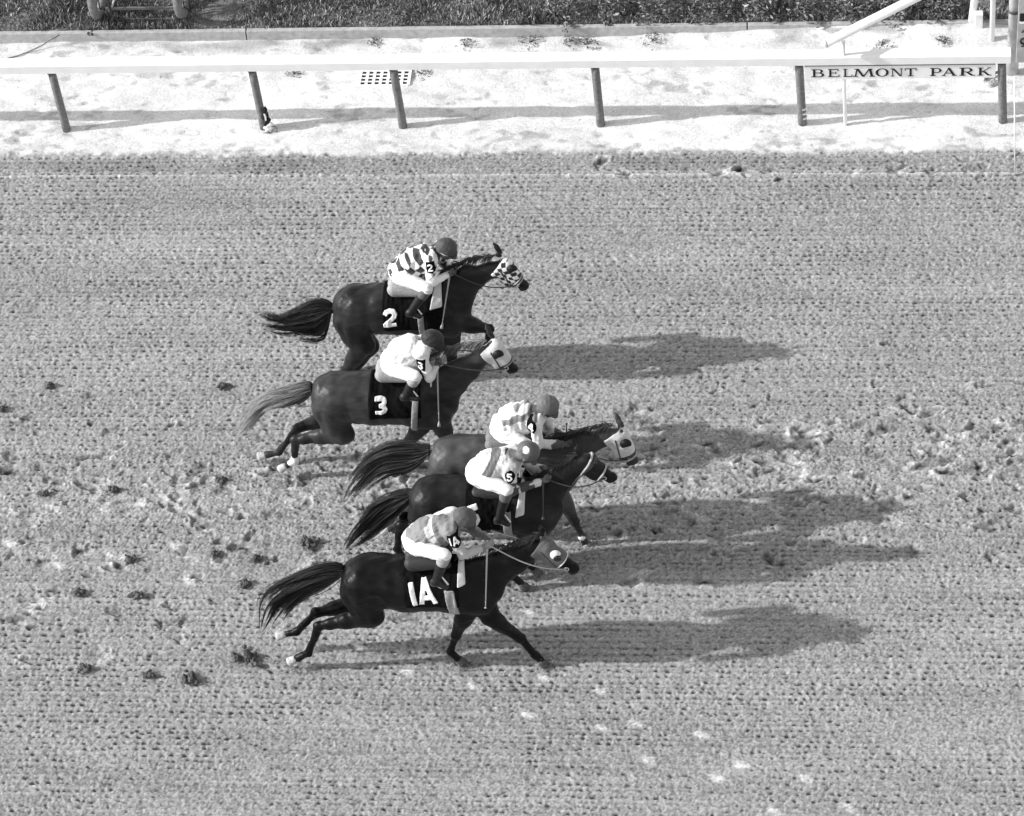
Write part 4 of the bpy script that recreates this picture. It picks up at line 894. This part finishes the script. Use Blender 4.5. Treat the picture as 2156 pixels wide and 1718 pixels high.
M['hair'] = mat('horse hair', attr=True, rough=.45, spec=.35)
c1, c2, c3, c4 = crop(740, 680, 2.3956), crop(680, 930, 2.3956), crop(980, 1130, 2.3435), crop(730, 1440, 2.156)
def hind(dy, *p): return dict(kind='hind', dy=dy, p=p)
def fore(dy, *p): return dict(kind='fore', dy=dy, p=p)
HORSES = [
 dict(crop=c4, Y=-8.785, seed=1, cpm=618, albedo=.018, tail_col=.010, mane_col=.012, label='near black racehorse wearing cloth 1A, nearest to the camera',
  barrel=(1000,580), girth=(1275,588), croup=(740,545), buttock=(625,590), chest=(1475,600), neck=((1480,540),(1665,440),(1810,355)), crest=((1330,385),(1480,350),(1640,330),(1760,290),(1835,262)),
  head=((1868,345),(1890,400),(2045,478)), cup=(1935,400), ears=[((1850,215),(1850,275),-.05),((1840,205),(1850,270),.05)], ear_hole=((1868,300),-.06),
  legs=[hind(-.13,(700,600),(770,785),(445,850),(372,1020),(262,1072)), hind(.13,(720,600),(690,705),(425,765),(300,885),(185,912)),
        fore(-.05,(1430,660),(1365,775),(1305,905),(1272,1012),(1350,1080)), fore(-.04,(1470,650),(1520,790),(1712,925),(1808,1035),(1868,1092))],
  light=[0,1], dock=(600,500), tail=(((540,560),(470,600),(370,640),(280,700),(210,780),(150,870),(90,900)), ((590,455),(450,470),(320,520),(200,570),(100,630),(50,720),(60,880))),
  hood='grey', hood_end=.62, bands=[(.64,'dullpaint',.006)], hand=(1515,350), sag=.02, rein='pale_strap',
  cloth=((930,410),(1290,410),(985,735)), digits=dict(t='1A', w=.098, o=(1012,712), x=(1150,700), y=(974,600), adv=.86), strap=((1262,640),(1295,765)), strap_w=.05,
  flap=((1300,400),(1312,615),(1362,612),(1335,500)), saddle=((1035,450),(1250,430)), saddle_col=.03),
 dict(crop=c3, Y=-7.667, seed=2, cpm=652, albedo=.042, tail_col=.014, mane_col=.014, label='dark bay racehorse number 5 without hood, wearing a white browband and noseband',
  barrel=(950,815), girth=(1230,830), croup=(680,775), buttock=(560,850), chest=(1430,840), neck=((1400,750),(1555,640),(1680,540)), crest=((1290,650),(1400,620),(1500,570),(1600,500),(1665,462)),
  head=((1735,520),(1750,575),(1895,620)), cup=(1790,530), ears=[((1645,415),(1680,465),-.05),((1660,400),(1690,455),.05)],
  legs=[hind(-.12,(640,830),(720,1010),(455,960),(430,1120),(480,1200)), hind(.12,(640,820),(650,960),(480,900),(490,1060),(560,1150)),
        fore(-.10,(1380,880),(1330,1010),(1250,1160),(1205,1290),(1310,1385)), fore(.10,(1400,870),(1400,980),(1390,1120),(1340,1230),(1400,1290))],
  dock=(530,740), tail=(((520,800),(430,880),(330,950),(240,1010),(160,1060),(100,1095)), ((470,728),(380,750),(290,800),(200,880),(130,980),(70,1090))),
  bands=[(.02,'pale_strap',.011),(.66,'pale_strap',.010)], hand=(1455,650), sag=.05, rein='leather',
  cloth=((880,640),(1180,640),(905,1000)), digits=dict(t='5', o=(885,965), x=(1030,935), y=(880,852)), strap=((1180,880),(1190,1000)),
  flap=((1275,740),(1240,892),(1302,885),(1302,770)), saddle=((990,735),(1180,715)), saddle_col=.03),
 dict(crop=c3, Y=-7.008, seed=3, cpm=642, albedo=.15, tail_col=.035, mane_col=.035, label='lighter bay racehorse number 4 in a white blinker hood, beyond horse 5',
  barrel=(1050,525), girth=(1320,540), croup=(810,500), buttock=(690,540), chest=(1520,580), neck=((1520,470),(1710,400),(1880,345)), crest=((1440,370),(1560,330),(1680,300),(1800,275),(1920,255)),
  head=((1955,345),(1950,405),(2045,505)), cup=(2000,400), ears=[((1928,175),(1960,265),.03),((1950,230),(1975,275),-.06)], ear_hole=((1978,320),-.07),
  marks=[],
  legs=[hind(-.12,(780,560),(800,760),(520,850),(430,950),(335,1000)), hind(.12,(790,550),(760,700),(560,800),(470,900),(400,980)),
        fore(-.10,(1500,620),(1560,780),(1648,930),(1698,1035),(1735,1115)), fore(.10,(1480,620),(1450,760),(1430,900),(1400,1010),(1440,1060))],
  light=[0,2], socks=[(2,.045)], dock=(650,430), tail=(((560,600),(470,600),(370,590),(280,620),(200,690),(110,760)), ((590,430),(470,415),(350,425),(240,490),(130,600),(60,740))),
  hood='white', hood_end=.70, bands=[(.74,'leather',.013),(.86,'pale_strap',.013)], hand=(1600,400), sag=.03,
  cloth=((1020,370),(1300,380),(1020,660)), digits=dict(t='4', o=(1040,640), x=(1180,640), y=(1040,490)), strap=((1290,580),(1300,700)),
  saddle=((1090,400),(1300,390)), saddle_col=.16),
 dict(crop=c2, Y=-6.001, seed=4, cpm=640, albedo=.095, tail_col=.045, tail_tip=.42, mane_col=.10, mane_len=1.1, label='bay racehorse number 3 in a white blinker hood with a pale tipped tail',
  barrel=(975,565), girth=(1270,575), croup=(715,540), buttock=(620,600), chest=(1450,600), neck=((1460,510),(1620,380),(1765,265)), crest=((1330,300),(1450,235),(1560,200),(1680,172),(1790,160)),
  head=((1845,215),(1840,275),(1965,350)), cup=(1868,262), ears=[((1775,25),(1812,125),.05),((1790,85),(1825,135),-.05)], ear_hole=((1835,165),-.065),
  legs=[hind(-.13,(690,620),(770,815),(445,860),(440,1005),(345,1062)), hind(.13,(710,600),(690,705),(465,775),(325,945),(195,975)),
        fore(.08,(1380,660),(1325,765),(1215,895),(1165,1000),(1105,1045)), fore(-.08,(1440,650),(1470,760),(1530,900),(1540,990),(1585,1035))],
  light=[0,1,2], socks=[(0,.085)], dock=(560,500), tail=(((530,590),(430,615),(330,625),(240,620),(190,690),(120,760),(45,820)), ((575,455),(470,490),(370,535),(270,545),(190,575),(110,650),(30,790))),
  hood='white', hood_end=.66, bands=[(.69,'leather',.007),(.74,'pale_strap',.006)], hand=(1440,330), sag=-.005,
  cloth=((950,385),(1290,400),(950,715)), digits=dict(t='3', o=(1000,666), x=(1120,666), y=(992,578)), strap=((1285,590),(1278,750)), strap_w=.034,
  flap=((1366,440),(1382,550),(1393,548),(1380,440)), saddle=((1060,400),(1250,400)), saddle_col=.28),
 dict(crop=c1, Y=-4.517, seed=5, cpm=625, albedo=.055, tail_col=.012, mane_col=.016, label='dark bay racehorse number 2 in a checkered blinker hood, nearest to the rail',
  barrel=(960,535), girth=(1230,545), croup=(720,520), buttock=(622,590), chest=(1400,560), neck=((1420,440),(1530,320),(1680,265)), crest=((1330,270),(1420,225),(1510,185),(1600,165),(1710,158)),
  head=((1768,245),(1765,300),(1895,365)), cup=(1822,262), ears=[((1686,72),(1735,140),.03),((1708,150),(1735,165),-.05)], ear_hole=((1740,190),-.07),
  legs=[hind(-.12,(700,630),(775,790),(640,1000),(625,1120),(575,1170)), hind(.12,(710,620),(800,800),(690,990),(680,1110),(640,1160)),
        fore(-.08,(1400,620),(1520,650),(1660,680),(1640,800),(1600,830)), fore(.08,(1400,620),(1390,760),(1400,900),(1390,1010),(1430,1060))],
  light=[], dock=(560,525), tail=(((530,620),(510,735),(420,730),(330,700),(240,690),(140,660),(60,620)), ((545,500),(450,490),(360,530),(270,580),(180,610),(100,600),(30,560))),
  hood='check', hood_end=.66, bands=[(.70,'pale_strap',.008),(.80,'pale_strap',.008)], hand=(1395,295), sag=.04,
  cloth=((905,345),(1310,400),(895,695)), digits=dict(t='2', o=(922,652), x=(1045,644), y=(916,556)), strap=((1178,600),(1190,700)), strap_w=.034,
  flap=((1285,380),(1240,552),(1325,552),(1308,400)), saddle=((1000,400),(1180,400)), saddle_col=.30),
]
def diamond(cx, cy, w, hh, rot=.25):
    c, s = math.cos(rot), math.sin(rot); return [(cx+a*c-b*s, cy+a*s+b*c) for a, b in ((w, 0), (0, hh), (-w, 0), (0, -hh))]
RIDERS = [
 dict(label='jockey in grey silks with white diamonds and white breeches riding horse 1A', hip=(1062,318), chest=(1220,232), head=(1352,178), shoulder=(1265,272), elbow=(1352,395), hand=(1508,345), elbow2=(1420,250), hand2=(1508,290), knee=(1235,402), ankle=(1180,565), toe=(1242,602),
  silk=.20, sleeve=.42, collar=.16, cap=.075, band=.10, cuff=.3, face=-.55, waist=-.10, pattern=[(diamond(1118,212,36,26),.62),(diamond(1136,258,36,26),.62),(diamond(1166,298,36,26),.62),(diamond(1192,326,34,18),.62)],
  badge=dict(c=(1292,305), r=34, t='1A', rot=.2), whip=dict(a=(1503,360), b=(1493,735), flap=.0, label='thin pale whip hanging from the hand of the jockey on horse 1A')),
 dict(label='jockey in white and grey sashed silks and a spotted cap riding horse 5', hip=(1000,610), chest=(1160,515), head=(1318,462), shoulder=(1205,590), elbow=(1212,722), hand=(1450,648), elbow2=(1370,580), hand2=(1435,560), bulk=.02, knee=(1186,715), ankle=(1130,915), toe=(1190,950),
  silk=.68, sleeve=.07, sleeve_t=.9, collar=.06, cap=.10, band=.12, cuff=.12, face=-.7, waist=-.10, spots=[((1313,452),.036)], skin=.12,
  pattern=[([(1195,408),(1240,414),(1125,522),(1072,606),(1150,652),(1150,678),(1012,664),(1010,600),(1075,512)],.14),([(1262,420),(1135,535),(1088,606),(1200,640),(1280,560)],.46)],
  badge=dict(c=(1205,618), r=34, t='5', round=1, rot=-.1), whip=dict(a=(1432,665), b=(1432,905), m='leather', flap=.02, label='thin dark whip hanging from the hand of the jockey on horse 5')),
 dict(label='jockey in white silks with a grey disc and stripe on the back riding horse 4', hip=(1165,300), chest=(1300,195), head=(1455,148), shoulder=(1375,270), elbow=(1400,400), hand=(1598,402), elbow2=(1470,300), hand2=(1550,330), bulk=.015, knee=(1370,440), ankle=(1330,600), toe=(1390,640),
  silk=.72, collar=.02, cap=.12, band=.10, cuff=.2, face=-.55, waist=-.10, skin=.09,
  pattern=[([(1235+58*math.cos(t), 168+34*math.sin(t)) for t in np.linspace(0, 6.1, 16)],.22),([(1140,245),(1250,210),(1392,194),(1392,222),(1260,240),(1160,268)],.18),([(1490,370),(1620,370),(1620,440),(1500,440)],.09)],
  badge=dict(c=(1352,282), r=34, t='4', round=1, rot=-.1), whip=dict(a=(1590,390), b=(1594,262), m='black', dy=.09, flap=.0, label='short black whip pointing up from the hand of the jockey on horse 4')),
 dict(label='jockey in plain white silks and a dark cap riding horse 3', hip=(1140,330), chest=(1255,205), head=(1400,170), shoulder=(1325,265), elbow=(1385,420), hand=(1440,335), elbow2=(1430,250), hand2=(1445,300), bulk=.035, knee=(1288,420), ankle=(1215,550), toe=(1300,570),
  silk=.72, collar=.25, cap=.02, band=.5, cuff=.3, face=-.4, waist=-.10, skin=.12,
  badge=dict(c=(1325,325), r=33, t='3', rot=-.1), whip=dict(a=(1440,360), b=(1452,735), flap=.05, label='long pale whip with a flap hanging from the hand of the rider of horse 3')),
 dict(label='jockey in black and white diamond checked silks riding horse 2', hip=(1050,290), chest=(1205,170), head=(1352,122), shoulder=(1248,215), elbow=(1250,355), hand=(1392,292), elbow2=(1340,220), hand2=(1390,250), bulk=.01, knee=(1225,400), ankle=(1110,560), toe=(1172,590),
  silk=.72, check=True, waist=-.30, sleeve=.88, collar=.8, cap=.06, band=.75, cuff=.10, face=-.45, skin=.10,
  badge=dict(c=(1250,240), r=31, t='2', rot=.1), whip=dict(a=(1382,310), b=(1332,640), flap=.06, label='pale whip with a flap hanging from the hand of the jockey on horse 2')),
]
import time as _t
SEL = None
for h, R in zip(HORSES, RIDERS):
    t0 = _t.time(); build_horse(h); t1 = _t.time(); build_rider(h, R); print('horse', h['seed'], round(t1-t0, 1), round(_t.time()-t1, 1))

# ------------------------------------------------------------------ dirt thrown up behind the horses
clods = [(520,1383,30,'below the tail of horse 1A, largest'), (405,1428,26,'low at the left, wide one'), (315,1420,16,'low at the left, between two others'), (180,1408,16,'lowest at the far left'),
         (648,1140,24,'behind horse 5, above the tail of horse 1A'), (515,1228,17,'just left of the tail of horse 1A'), (290,1253,17,'left of the tail of horse 1A'), (165,1247,18,'far left, level with horse 1A'),
         (270,1177,18,'left, level with the jockey on 1A'), (540,1176,15,'above the tail of horse 1A'), (465,1012,20,'left below the hind hoofs of horse 3'), (240,1030,15,'left, on the trampled band'), (95,1040,15,'far left on the trampled band'),
         (470,812,16,'left of the tail of horse 3'), (105,812,15,'far left above the trampled band'), (455,1165,13,'small, above the left of 1A tail'), (3,860,14,'cut by the left edge')]
cg = np.random.default_rng(3)
for px, py, sz, wt in clods:
    p = at(px, py, Z=.03); r = sz/206; root = empty('dirt_clod', p, 'dark crumbling clod of dirt kicked up, '+wt, 'clod', 'clods of dirt kicked up')
    s = Shape()
    for k in range(24):
        q = cg.normal(size=3)*[r*.36, r*.28, r*.16]; s.ball((p[0]+q[0], p[1]+q[1], max(p[2]+q[2], .0)), r*cg.uniform(.10, .24), 1, .018)
    s.noise = sine_noise(.005, .028, 8, int(sz)); sdf_obj(s, 'lump', M['clod'], root, .006)
    cr_ = MB()
    for k in range(150):
        q = cg.normal(size=3)*[r*.75, r*.5, .014]; c = Vector((p[0]+q[0]-.02, p[1]+q[1], max(.012, abs(q[2]))+.01)); rr = cg.uniform(.0018, .0055)
        cr_.add([c+Vector(v)*rr for v in ((1,0,0),(-1,.2,0),(0,1,.1),(.1,-1,0),(0,.1,1),(0,0,-1))], [(0,2,4),(2,1,4),(1,3,4),(3,0,4),(2,0,5),(1,2,5),(3,1,5),(0,3,5)])
    tag(cr_.build('crumbs', M['clod'], root), kind='stuff')
# dust of soil bursting at the planted fore hoofs and trailing behind the hind hoofs
bits = MB(); src = []
for h in HORSES:
    for i, L in enumerate(h['legs']):
        q = L['w'][4]
        if q[2] < .22: src += [(q, 190 if L['kind'] == 'fore' else 110)]
for q, n in src:
    for k in range(n):
        u_ = cg.random()**2; c = Vector((q[0]+cg.normal(0, .05)+.04-.45*u_*cg.random(), q[1]+cg.normal(0, .05+.08*u_), abs(cg.normal(0, .04+.10*u_))+.01)); rr = cg.uniform(.002, .0075)*(1+.8*(cg.random() < .06))
        bits.add([c+Vector(v)*rr for v in ((1,0,0),(-1,.2,0),(0,1,.1),(.1,-1,0),(0,.1,1),(0,0,-1))], [(0,2,4),(2,1,4),(1,3,4),(3,0,4),(2,0,5),(1,2,5),(3,1,5),(0,3,5)])
tag(bits.build('kicked_dirt', M['clod']), 'loose crumbs of dirt bursting round the hoofs', 'dirt', kind='stuff')
